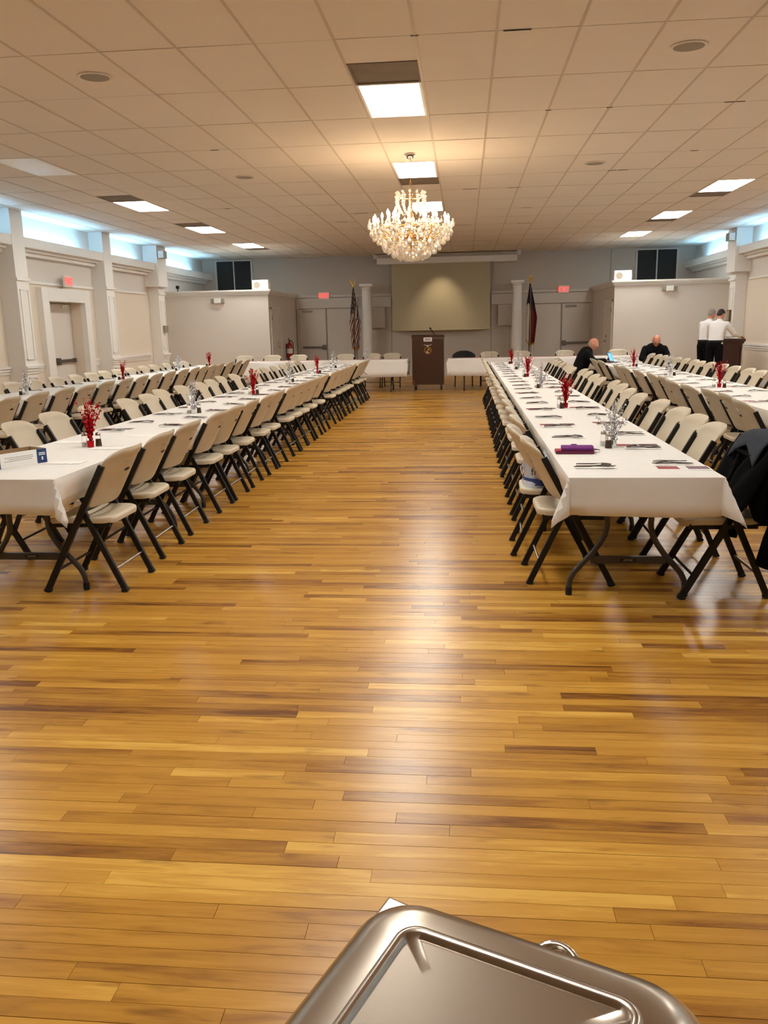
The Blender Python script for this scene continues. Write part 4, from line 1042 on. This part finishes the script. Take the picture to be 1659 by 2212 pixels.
def settings_row(key, xs, face, y0, n, where, skipcut=0, step=.622, bros=(), n_items=3):
    for i in range(n):
        b = (srn.uniform(-.02,.02), .125 if i else -.16) if i in bros else None
        if key == 'Bo' and i == 0: b = (.03, -.13)
        setting(xs+srn.uniform(-.02,.02), y0+step*i+srn.uniform(-.04,.04), face, i, where, i >= skipcut, b, srn, n_items)
settings_row('Ba', .70, 1, 4.50, 21, 'aisle side of the right aisle table', bros=(3,5,8,11,13,16,19))
settings_row('Bo', 1.11, -1, 4.62, 21, 'outer side of the right aisle table', bros=(0,1,3,5,7,9,12,14,17))
settings_row('Aa', -2.38, -1, 4.75, 21, 'aisle side of the left aisle table', skipcut=3, bros=(3,5,8,10,13,16))
settings_row('Ao', -2.77, 1, 5.05, 20, 'outer side of the left aisle table', skipcut=2, bros=(2,4,7,9,11,14,17))
settings_row('Dn', 2.76, 1, 7.5, 15, 'near side of the far-right table', bros=(0,1,3,5,8,11), n_items=2)
settings_row('Dw', 3.16, -1, 9.4, 15, 'wall side of the far-right table', bros=(1,3,6,9), n_items=2)
settings_row('Cw', -5.84, 1, 11.0, 12, 'wall side of the far-left table', n_items=2)

# centrepieces and shakers
def spray(x, y, kind, label, seed, z=ZT, h=.30):
    rn = random.Random(seed); m = M['foil_red' if kind == 'red' else 'foil_silver']
    t = thing('centerpiece', label, 'centerpiece', (x, y, z), 0, 'foil spray centerpieces')
    MB().prism([(.026*math.cos(2*PI*k/8), .026*math.sin(2*PI*k/8)) for k in range(8)], 0, .045, lambda u, v, d: (u*(1-.15*(1-d/.045)), v*(1-.15*(1-d/.045)), d)).build('weight', m, t, bevel=.004)
    st = MB(); fo = MB()
    nst = 40
    for k in range(nst):
        a = rn.uniform(0, 2*PI); lean = abs(rn.gauss(0, .30)) if kind == 'red' else abs(rn.gauss(0,.16)); hh = h*rn.uniform(.55, 1.02)
        if kind != 'red' and rn.random() < .35: lean = rn.uniform(.6, 1.0); hh = h*rn.uniform(.45,.6)
        tip = Vector((math.cos(a)*hh*lean*.62, math.sin(a)*hh*lean*.62, hh)); mid = Vector((tip.x*.25, tip.y*.25, hh*.5))
        st.tube([(rn.uniform(-.006,.006), rn.uniform(-.006,.006), .03), mid, tip], [.0022,.0018,.0012], 4)
        for q in range(10):
            u = rn.uniform(.3, 1.0); p = mid*(1-(u-.5)*2)+tip*((u-.5)*2) if u > .5 else mid*(u*2)
            p = p + Vector((rn.gauss(0,.006), rn.gauss(0,.006), rn.gauss(0,.004))); s = rn.uniform(.005,.0115)
            d1 = Vector((rn.gauss(0,1), rn.gauss(0,1), rn.gauss(0,1))).normalized(); d2 = d1.cross(Vector((rn.gauss(0,1), rn.gauss(0,1), rn.gauss(0,1)))).normalized(); d3 = d1.cross(d2)
            V = [p+d1*s, p+d2*s, p-d1*s, p-d2*s, p+d3*s*.25, p-d3*s*.25]
            fo.add(V, [(0,1,4),(1,2,4),(2,3,4),(3,0,4),(1,0,5),(2,1,5),(3,2,5),(0,3,5)])
    tag(st.build('foil_stems', m, t), kind='stuff'); tag(fo.build('foil_leaves', m, t), kind='stuff')
    return t
def shaker(x, y, kind, label, z=ZT):
    t = thing('%s_shaker' % kind, label, 'shaker', (x, y, z), 0, 'glass table shakers')
    MB().lathe([(.021,0),(.022,.004),(.019,.04),(.0165,.075)], 10).build('glass_body', M['glass'], t)
    c = mat('salt', srgb(240,236,230), .8, var=.03) if 'saltm' not in M else M['saltm']; M['saltm'] = c
    p = mat('pepper', srgb(88,70,50), .9, var=.3, scale=200) if 'pepm' not in M else M['pepm']; M['pepm'] = p
    MB().lathe([(.0185,.003),(.0175,.03 if kind == 'salt' else .05)], 10).build('contents', c if kind == 'salt' else p, t)
    MB().lathe([(.018,.074),(.0185,.086),(.012,.096),(.0,.099)], 12).build('cap', M['nickel'], t, smooth=True)
SP = [('A', -2.54, [(5.41,'red'),(7.63,'silver'),(9.90,'red'),(12.05,'silver'),(14.4,'red'),(16.2,'silver')]), ('B', .92, [(5.28,'silver'),(7.81,'red'),(10.33,'silver'),(12.55,'red'),(14.72,'silver'),(16.83,'red')]),
      ('C', -5.62, [(10.3,'silver'),(13.42,'red'),(16.2,'silver'),(18.2,'red')]), ('D', 2.93, [(10.03,'red'),(12.38,'silver'),(15.06,'red')])]
sd = 50
for k, x, L in SP:
    for i, (y, kd) in enumerate(L):
        sd += 1; big = 1.06 if (k, i) in (('A',0),) else 1.0
        w = 'foil spray centerpiece, %s centerpiece from the near end of the %s' % (ordn(i), TN[k])
        spray(x+.005, y, kd, '%s %s' % (kd, w), sd, h=.31*big if kd == 'red' else .32)
        shaker(x-.05, y+.03, 'salt', 'salt shaker beside the %s centerpiece from the near end, %s' % (ordn(i), TN[k]))
        shaker(x+.04 if k in 'AD' else x-.035, y+(.05 if k == 'A' else -.075), 'pepper', 'pepper shaker beside the %s centerpiece from the near end, %s' % (ordn(i), TN[k]))
spray(-2.30, 20.0, 'silver', 'silver foil spray on the head table beyond the left aisle row', 90)
# drinking glasses on the head tables
gl = MB().lathe([(.028,0),(.030,.003),(.034,.12),(.032,.12),(.028,.008),(.0,.008)], 12).mesh('drinking_glass', M['glass'])
for i, (x, w) in enumerate(((-5.05,'farthest left on the head table'),(-4.92,'second from the left on the head table'),(-2.0,'behind the last chair of the left aisle row'),(.52,'just right of the black chair'),(.66,'second right of the black chair'),(2.2,'left of the man with the tablet'),(3.62,'behind the tablet'))):
    item('drinking_glass', gl, (x, 20.15, ZT-.0005), 0, 'clear drinking glass on the head table, '+w, 'glass', 'glasses on the head tables')

# box with blue ends on the left aisle table
t = thing('tent_box', 'open cardboard box with blue ends and white face on the left aisle table', 'box', (-2.62, 4.62, ZT), R(62))
bx0 = [(-.02,0)]
MB().box(-.19,.19,-.004,0,0,.085).build('white_face', M['paper'], t)
MB().box(-.19,.19,.155,.159,0,.085).build('back_face', M['cardboard'], t)
for s in (-1,1): MB().box(min(s*.19,s*.186),max(s*.19,s*.186),0,.155,0,.085).build('end_face', M['cardboard'], t)
for x0,x1 in ((-.19,-.115),(.125,.19)): MB().box(x0,x1,-.0055,-.004,0,.085).build('blue_corner', M['blue_print'], t)
mb = MB()
for z, a, b in ((.055,-.085,.10),(.045,-.06,.10),(.035,-.09,.09)): mb.box(a,b,-.0047,-.004,z,z+.0035)
mb.build('printed_lines', M['grey_print'], t)
mb = MB()
for xa, xb in ((-.178,-.128),(.137,.18)):
    for z in (.058,.048): mb.box(xa,xb,-.0062,-.0055,z,z+.005)
    mb.box((xa+xb)/2-.005,(xa+xb)/2+.005,-.0062,-.0055,.018,.038)
mb.build('blue_corner_print', M['paper'], t)
# purple wallet and magenta folio
t = thing('wallet', 'purple cloth wallet on a dark magenta folio, right aisle table', 'wallet', (.655, 5.03, ZT), R(-2))
MB().prism(rpoly(.225,.12,.012), 0, .018, lambda u, v, d: (u, v, d)).build('folio', M['magenta'], t, bevel=.004)
MB().prism([(-.06,.018),(-.062,.036),(-.03,.046),(.05,.040),(.075,.022),(.06,.018)], -.075, .11, lambda u, v, d: (d, u*.9+.01, v)).build('cloth_fold', M['purple'], t, bevel=.005)
MB().box(-.108,-.08,-.055,-.02,.018,.026).build('pink_clasp', M['pinkpl'], t, bevel=.002)
MB().box(-.015,.02,.055,.072,.02,.044).build('clip', M['purple'], t, bevel=.003)
# packet of bottles on a chair seat
t = thing('bottle_pack', 'blue and white plastic-wrapped pack on a right aisle table chair seat', 'package', (.50, 5.56, .446), R(90))
o = MB().grid(lambda u, v: ((.155+.012*math.sin(v*14))*math.cos(2*PI*u)*(.94 if abs(math.sin(4*PI*u)) < .6 else 1), (.11+.008*math.sin(v*11))*math.sin(2*PI*u), .19*v), 24, 7, True).build('wrap', M['wrapwhite'], t, smooth=True)
MB().grid(lambda u, v: (.1565*math.cos(2*PI*u), .113*math.sin(2*PI*u), .02+.045*v), 24, 3, True).build('wrap_band', M['wrapblue'], t, smooth=True)
for i in range(3):
    for j in range(2): MB().lathe([(.028,.17),(.03,.185),(.014,.21),(.014,.225),(0,.225)], 10, (-.085+.085*i, -.045+.09*j, 0)).build('bottle_neck', M['wrapwhite'], t, smooth=True)
text_obj('lettering', 'fresh', .075, M['ink'], t, (-.02, .118, .115), (PI/2, 0, PI), .0008)
text_obj('lettering', 'fresh', .07, M['ink'], t, (-.168, 0, .115), (PI/2, 0, -PI/2), .0008)
# ------------------------------------------------------------------ people
def remeshed(mb, name, mtl, parent, voxel=.011, it=3):
    o = mb.build(name, mtl, None); o.modifiers.new('r','REMESH'); m = o.modifiers[0]; m.mode = 'VOXEL'; m.voxel_size = voxel
    s = o.modifiers.new('s','SMOOTH'); s.iterations = it; s.factor = .5
    dg = bpy.context.evaluated_depsgraph_get(); me = bpy.data.meshes.new_from_object(o.evaluated_get(dg)); old = o.data
    o.modifiers.clear(); o.data = me; bpy.data.meshes.remove(old); me.name = name
    for p in me.polygons: p.use_smooth = True
    if not me.materials: me.materials.append(mtl)
    o.parent = parent; return o
def head(mb, c, pitch, yaw=0.0):
    rot = Euler((-pitch, 0, yaw)).to_matrix(); c = Vector(c); P = lambda x, y, z: c + rot @ Vector((x, y, z))
    mb.ell(c, (.076,.098,.105), 16, 12, rot); mb.ell(P(0,.012,-.045), (.060,.078,.075), 14, 10, rot); mb.ell(P(0,.05,-.088), (.036,.036,.03), 10, 8, rot)
    mb.ell(P(0,-.02,.03), (.078,.09,.09), 14, 10, rot)
    mb.capsule(P(0,.094,.012), P(0,.112,-.028), .010, .015, 8); mb.ell(P(0,.09,-.058), (.026,.012,.008), 8, 6, rot)
    mb.ell(P(0,.088,.028), (.05,.014,.010), 10, 6, rot)
    for s in (-1, 1): mb.ell(P(s*.078,-.004,-.008), (.010,.020,.032), 8, 8, rot)
    return P, rot
def hand(mb, wrist, tip, up, s):
    """palm and five fingers from wrist towards tip"""
    w, t = Vector(wrist), Vector(tip); d = (t-w).normalized(); n = (Vector(up)-d*Vector(up).dot(d)).normalized(); sd = d.cross(n)*s
    for k, u in enumerate((-.030,-.010,.010,.030)):
        mb.capsule(w+d*.02+sd*u*.8, w+d*.085+sd*u, .014, .012, 8)
        ln = (.062,.074,.078,.066)[k] if s else .07; a = w+d*.09+sd*u*1.12; b = a+d*ln*.55-n*.006; e = b+d*ln*.45-n*.020
        mb.capsule(a, b, .0095, .0088, 7); mb.capsule(b, e, .0088, .0075, 7)
    a = w+d*.03+sd*.034; b = a+d*.03+sd*.026-n*.008; e = b+d*.03+sd*.006-n*.008
    mb.capsule(a, b, .013, .011, 7); mb.capsule(b, e, .011, .009, 7)
def face_bits(t, P, rot, glasses):
    mb = MB()
    for s in (-1, 1): mb.ell(P(s*.032,.088,.008), (.011,.006,.007), 8, 6, rot)
    mb.build('eye', M['dark'], t, smooth=True)
    MB().ell(P(0,.098,-.058), (.022,.004,.003), 8, 6, rot).build('mouth', mat('lip', srgb(150,80,74), .6, var=.05), t, smooth=True)
    if glasses:
        mb = MB()
        for s in (-1, 1):
            mb.tube([P(s*.034+.024*math.cos(2*PI*k/14), .108, .006+.017*math.sin(2*PI*k/14)) for k in range(14)], .0018, 5, closed=True)
            mb.tube([P(s*.058,.106,.010), P(s*.080,.05,.012), P(s*.084,-.01,.006)], .0018, 5)
        mb.tube([P(-.010,.110,.010), P(.010,.110,.010)], .0018, 5); mb.build('glasses', M['rubber'], t)
def hair_cap(t, P, rot, c, mtl, bald=False):
    mb = MB()
    if bald:
        for s in (-1, 1): mb.ell(P(s*.072,-.035,-.02), (.012,.045,.035), 10, 8, rot)
        mb.ell(P(0,-.088,-.03), (.06,.014,.035), 10, 8, rot)
    else:
        mb.ell(P(0,-.020,.036), (.084,.095,.086), 14, 10, rot); mb.ell(P(0,-.062,-.02), (.072,.045,.06), 12, 8, rot)
    remeshed(mb, 'hair', mtl, t, .010, 2)
def dense(L, n=5):
    out = []
    for a, b in zip(L, L[1:]): out += [tuple(a[k]+(b[k]-a[k])*i/n for k in range(4)) for i in range(n)]
    return out+[L[-1]]
def person_standing(loc, rz, label, lean, arms, hairm, glasses, headyaw, sc=1.0, legspread=.10):
    t = thing('person', label, 'person', loc, rz)
    hip = Vector((0, 0, .94)); sl, cl = math.sin(lean), math.cos(lean)
    T = lambda x, y, z: Vector((x, hip.y + y*cl + (z-.94)*sl, .94 + (z-.94)*cl - y*sl))
    body = MB(); shirt = MB(); tro = MB()
    hc = T(0, .04, 1.665); P, rot = head(body, hc, lean*1.2+.25, headyaw)
    body.capsule(T(0,-.005,1.46), T(0,.02,1.60), .058, .056)
    for y, z, rx, ry in dense(((0,.98,.155,.105),(0,1.10,.148,.10),(0,1.22,.16,.112),(-.005,1.34,.175,.118),(-.01,1.42,.165,.10))):
        body.ell(T(0,y,z), (rx,ry,.09), 14, 8); shirt.ell(T(0,y,z), (rx+.022,ry+.022,.10), 16, 8)
    shirt.ell(T(0,-.01,1.46), (.13,.085,.05), 12, 8); shirt.capsule(T(0,.0,1.47), T(0,.012,1.525), .070, .064)
    for s in (-1, 1):
        sh, el, wr, tip = [Vector(v) for v in arms[0 if s < 0 else 1]]
        sh = T(s*.185, -.005, 1.425)
        body.capsule(sh, el, .050, .040); body.capsule(el, wr, .040, .027); hand(body, wr, tip, (0,0,1), s)
        shirt.capsule(sh, el, .072, .058, 12); shirt.capsule(el, wr-(wr-el).normalized()*.03, .057, .040, 12)
        lx = s*legspread; kn = (lx*1.05, .03, .50); an = (lx*1.1, -.02, .08)
        body.capsule((lx*.9,0,.90), kn, .080, .052); body.capsule(kn, an, .050, .036); body.ell((lx*1.1,.06,.04), (.04,.12,.035))
        tro.capsule((lx*.88,0,.92), kn, .102, .078, 12); tro.capsule(kn, (lx*1.1,-.02,.10), .076, .066, 12)
    tro.ell((0,-.01,.95), (.175,.125,.11), 16, 8); tro.ell((0,.0,1.01), (.172,.122,.06), 16, 8)
    remeshed(body, 'body', M['skin'], t, .0095); remeshed(shirt, 'shirt', M['shirt'], t, .012, 4); remeshed(tro, 'trousers', M['trousers'], t, .012, 4)
    MB().lathe([(.176,1.02),(.178,1.025),(.178,1.055),(.176,1.06)], 20, (0,.005,0), 1, .74).build('belt', M['rubber'], t, smooth=True)
    for s in (-1, 1):
        mb = MB(); mb.ell((s*legspread*1.1,.05,.045), (.052,.145,.048), 14, 8); mb.box(s*legspread*1.1-.045, s*legspread*1.1+.045, -.08, .17, 0, .022); remeshed(mb, 'shoe', M['rubber'], t, .010, 2)
    hair_cap(t, P, rot, hc, hairm); face_bits(t, P, rot, glasses)
    return t
# two men in white shirts leaning over the dark lectern
person_standing((5.62, 19.75, 0), R(-38), 'standing man in white shirt and black trousers, nearer, leaning on the lectern', R(17),
    [((0,0,0),(-.27,.30,1.13),(-.14,.50,1.11),(-.06,.60,1.10)), ((0,0,0),(.30,.28,1.20),(.34,.54,1.13),(.36,.66,1.11))], M['hair_dark'], False, R(-8))
person_standing((5.58, 20.45, 0), R(-58), 'standing man in white shirt with grey hair, partly hidden behind the other', R(12),
    [((0,0,0),(-.25,.16,1.15),(-.10,.34,1.12),(-.02,.42,1.11)), ((0,0,0),(.25,.16,1.15),(.12,.36,1.12),(.06,.45,1.11))], M['hair_grey'], True, R(10))

def person_seated(loc, rz, label, lean, hpitch, hyaw, armL, armR, top, collar_badge=False, glasses=True):
    t = thing('person', label, 'person', loc, rz)
    sl, cl = math.sin(lean), math.cos(lean); B = .50
    T = lambda x, y, z: Vector((x, -.06 + y*cl + (z-B)*sl, B + (z-B)*cl - y*sl))
    body = MB(); coat = MB(); tro = MB()
    hc = T(0,.04,1.155); P, rot = head(body, hc, hpitch, hyaw)
    body.capsule(T(0,-.01,.97), T(0,.025,1.09), .060, .058)
    for y, z, rx, ry in dense(((0,.54,.165,.125),(0,.66,.165,.122),(-.005,.78,.175,.122),(-.015,.90,.185,.118),(-.02,.97,.165,.095))):
        body.ell(T(0,y,z), (rx,ry,.10), 14, 8); coat.ell(T(0,y,z), (rx+.035,ry+.032,.115), 16, 8)
    coat.capsule(T(0,-.01,.985), T(0,.008,1.04), .085, .074)
    for s, A in ((-1, armL), (1, armR)):
        sh = T(s*.20,-.01,.945); el, wr, tip = [Vector(v) for v in A]
        body.capsule(sh, el, .052, .042); body.capsule(el, wr, .041, .028); hand(body, wr, tip, (0,0,1), s)
        coat.capsule(sh, el, .078, .064, 12); coat.capsule(el, wr-(wr-el).normalized()*.03, .062, .045, 12)
        kn = (s*.11,.40,.50); an = (s*.12,.36,.09)
        body.capsule((s*.10,0,.52), kn, .078, .055); body.capsule(kn, an, .052, .036); body.ell((s*.12,.44,.04), (.04,.12,.035))
        tro.capsule((s*.10,-.02,.535), kn, .092, .074, 12); tro.capsule(kn, (s*.12,.36,.10), .072, .060, 12)
    tro.ell((0,-.05,.545), (.19,.14,.085), 16, 8)
    remeshed(body, 'body', M['skin'], t, .0095); remeshed(coat, 'jacket', top, t, .012, 4); remeshed(tro, 'trousers', M['trousers'], t, .012, 4)
    for s in (-1, 1):
        mb = MB(); mb.ell((s*.12,.43,.045), (.052,.145,.048), 14, 8); mb.box(s*.12-.045, s*.12+.045, .30, .55, 0, .022); remeshed(mb, 'shoe', M['rubber'], t, .010, 2)
    hair_cap(t, P, rot, hc, M['hair_grey'], True); face_bits(t, P, rot, glasses)
    return t
person_seated((2.26, 16.88, 0), -PI/2-.05, 'seated bald man in black jacket reading a tablet at the far-right table', R(24), R(42), R(-12),
    ((-.28,.30,.74),(-.12,.50,.775),(-.06,.58,.77)), ((.28,.26,.74),(.16,.48,.775),(.10,.57,.77)), M['blackcloth'])
person_seated((4.12, 19.0, 0), PI, 'seated bald man in black shirt facing the camera with bowed head', R(22), R(42), 0.0,
    ((-.29,.18,.72),(-.10,.36,.64),(-.03,.43,.62)), ((.29,.18,.72),(.10,.36,.64),(.03,.43,.62)), M['blackcloth'])

# tablet on the far-right table
t = thing('tablet', 'tablet with a glowing blue screen propped in front of the seated man', 'tablet', (2.88, 16.75, ZT), R(62))
def tl(u, v, d): return (u, .02+math.sin(R(22))*v-d*math.cos(R(22)), .006+math.cos(R(22))*v+d*math.sin(R(22)))
MB().prism([(x, y+.10) for x, y in rpoly(.25,.19,.012)], -.008, .0, tl).build('shell', M['rubber'], t)
MB().prism([(x, y+.10) for x, y in rpoly(.232,.172,.004)], .0, .001, tl).build('screen', M['tabletglow'], t)
mb = MB()
for k, (a, b) in enumerate(((-.09,.02),(-.09,.05),(-.09,-.01),(-.09,.06))): mb.prism([(a,.05+.03*k),(b,.05+.03*k),(b,.058+.03*k),(a,.058+.03*k)], .001, .0014, tl)
mb.build('screen_lines', M['paper'], t)
MB().box(-.125,.125,-.10,.05,0,.008).build('keyboard_cover', M['rubber'], t, bevel=.002)
MB().prism([(.06,.0),(.14,.0),(.07,.10)], -.10, .10, lambda u, v, d: (d, u, v)).build('kickstand', M['rubber'], t)

# dark carved lectern by the right wall
t = thing('lectern', 'dark carved wooden lectern beside the right wall that the men lean on', 'lectern', (6.10, 20.32, 0), R(-6))
MB().box(-.24,.24,-.20,.20,.10,.96).build('body', M['mahog'], t, bevel=.004)
mb = MB()
for z0, z1, e in ((0,.07,.05),(.07,.11,.03),(.93,.97,.02),(.97,1.01,.045),(1.01,1.035,.065)): mb.box(-.24-e,.24+e,-.20-e,.20+e,z0,z1)
mb.build('mouldings', M['mahog'], t, bevel=.006)
MB().prism([(-.27,1.035),(.27,1.035),(.27,1.12),(-.27,1.07)], -.31, .31, lambda u, v, d: (d, u, v)).build('slanted_top', M['mahog'], t, bevel=.005)
for x in (-.225,.225):
    MB().lathe([(.026,.12),(.03,.2),(.022,.25),(.022,.78),(.03,.84),(.034,.92)], 14, (x,-.205,0)).build('corner_column', M['mahog'], t, smooth=True)
for z0, z1 in ((.18,.5),(.55,.88)):
    mb = MB()
    for a, b, c, d in ((-.17,.17,z0,z0+.02),(-.17,.17,z1-.02,z1),(-.17,-.15,z0,z1),(.15,.17,z0,z1)): mb.box(a,b,-.212,-.20,c,d)
    mb.build('panel_moulding', M['mahog'], t)
t = thing('open_folder', 'white papers lying open on the dark lectern', 'papers', (6.06, 20.22, 1.092), R(-6))
o1 = MB().box(-.20,-.005,-.12,.12,0,.006).build('page', M['paper'], t); o2 = MB().box(.005,.20,-.12,.12,0,.006).build('page', M['paper'], t); t.rotation_euler = (R(5.3),0,R(-6))

# ------------------------------------------------------------------ jacket over the front right chair
t = thing('draped_jacket', 'black jacket with grey denim collar draped over the front right chair', 'jacket', (1.42, 4.74, 0), PI/2)
def jk(u, v):
    # u across the shoulders, v from the front flap over the top and down the outside
    x = -.31 + .62*u; a = abs(u-.5)*2
    path = [(-.115,.62-.18*a),(-.135,.70),(-.185,.80),(-.235,.872-.02*a),(-.295,.890-.03*a),(-.345,.85-.04*a),(-.365,.74),(-.375,.58),(-.370,.42),(-.355,.27+.03*math.sin(u*9))]
    f = v*(len(path)-1); i = min(int(f), len(path)-2); w = f-i
    y = path[i][0]*(1-w)+path[i+1][0]*w; z = path[i][1]*(1-w)+path[i+1][1]*w
    if i < 3: z = max(z, .78-.33*max(0, a-.45)/.55*1.0) if a < .45 else z
    y += .020*math.sin(u*17+v*3)*min(1, v*2) + .012*math.sin(u*31+2)*max(0, v-.4); x *= 1+.10*v*math.sin(v*3)
    if a > .9: y += .03*(a-.9)/.1*(1 if v > .45 else -1)
    return (x, y, z)
o = MB().grid(jk, 40, 34).build('jacket_body', M['jacket'], t, smooth=True); so = o.modifiers.new('thick','SOLIDIFY'); so.thickness = .014; so.offset = 0
for s in (-1, 1):
    P = [(s*.27,-.25,.80),(s*.335,-.27,.70),(s*.36,-.25,.52),(s*.345,-.20,.36),(s*.33,-.17,.22)]
    MB().tube(P, [.065,.075,.068,.060,.055], 12).build('sleeve', M['jacket'], t, smooth=True)
def lap(s):
    def f(u, v):
        z = .845-.375*v; xi = .015+.10*max(0, 1-v/.45); x = s*(xi+(.315-xi)*u)
        y = .24-.54*z + .035 + .012*math.sin(u*8+v*5) - .035*max(0, u-.75)*4*(1-v) + .05*max(0, v-.85)
        return (x, y, z - .10*max(0, u-.7)*v)
    return f
for s in (-1, 1):
    o = MB().grid(lap(s), 10, 18).build('front_panel', M['jacket'], t, smooth=True); so = o.modifiers.new('thick','SOLIDIFY'); so.thickness = .012; so.offset = 0
def col(u, v):
    a = (u-.5)*2; x = .20*a; zt = .905-.035*a*a; fall = .075+.06*abs(a)
    if v < .5: return (x, -.275+.02*v*2, zt-.035+.07*v)
    w = (v-.5)*2; return (x*(1+.05*w), -.235+.10*w+.03*abs(a), zt-fall*w*w-.004*w)
o = MB().grid(col, 22, 12).build('collar', M['denim'], t, smooth=True); so = o.modifiers.new('thick','SOLIDIFY'); so.thickness = .010; so.offset = 0

# ------------------------------------------------------------------ chafing dish in the foreground
DZ = .0
t = thing('chafing_dish', 'stainless steel chafing dish with domed rectangular lid in the foreground', 'chafing dish', (-.086, .738, .010), R(-22.5))
LW, LD = .335, .50
def rr(w, d, r, z, n=7): return [(LW/2+x, -LD/2+y, z) for x, y in rpoly(w, d, r, n)]
def rings(L, mtl, name, parent, close=True):
    V = []; F = []; n = len(L[0])
    for q in L: V += q
    for j in range(len(L)-1):
        for i in range(n): F.append((j*n+i, j*n+(i+1) % n, (j+1)*n+(i+1) % n, (j+1)*n+i))
    if close: F.append(tuple((len(L)-1)*n+i for i in range(n)))
    return MB().add(V, F).build(name, mtl, parent, smooth=True)
lid = rings([rr(LW,LD,.055,.895), rr(LW,LD,.055,.903), rr(LW-.008,LD-.008,.052,.906), rr(LW-.014,LD-.014,.05,.915), rr(LW-.028,LD-.028,.05,.938), rr(LW-.048,LD-.048,.046,.950), rr(LW-.075,LD-.075,.04,.955), rr(LW-.118,LD-.118,.022,.9565), rr(LW-.122,LD-.122,.020,.9600), rr(LW-.130,LD-.130,.017,.9610), rr(LW-.136,LD-.136,.015,.9590), rr(LW-.142,LD-.142,.013,.9550), rr(LW-.20,LD-.20,.01,.9548), rr(.05,.2,.01,.9552)], M['steel'], 'lid', t)
hb = MB().tube([*[(LW/2+.012+.026*math.cos(R(a)), .0+.030*math.sin(R(a)), .897+.012*math.sin(R(a))) for a in range(180,-1,-12)]], .0045, 8).build('lid_handle', M['bright_steel'], lid, smooth=True)
FW = .020
mb = MB(); V = []
o1 = [(-FW+.004,FW+.030),(LW+.006,FW-.006),(LW+.006,-LD-FW),(-FW,-LD-FW)]; i1 = [(.004,-.004),(LW-.004,-.004),(LW-.004,-LD+.004),(.004,-LD+.004)]
for z in (.872,.884):
    V += [(x,y,z) for x,y in o1] + [(x,y,z) for x,y in i1]
F = []
for k in range(4):
    l = (k+1) % 4; F += [(k,l,4+l,4+k),(8+k,8+4+k,8+4+l,8+l),(k,8+k,8+l,l),(4+k,4+l,12+l,12+k)]
mb.add(V, F).build('frame_rim', M['bright_steel'], t, bevel=.003)
MB().box(.01, LW-.01, -LD+.01, -.01, .80, .895).build('water_pan', M['steel'], t, bevel=.012)
for x in (.015, LW-.015):
    for y in (-.03, -LD+.03): MB().tube([(x,y,.872),(x,y,.79),(x+.004,y,.724)], .008, 8).build('leg', M['bright_steel'], t, smooth=True)
tb = make_table(1.83); tb.location = (.25, .30, 0); tb.rotation_euler = (0,0,PI/2); tag(tb, 'folding buffet table holding the steel chafing dish', 'table')
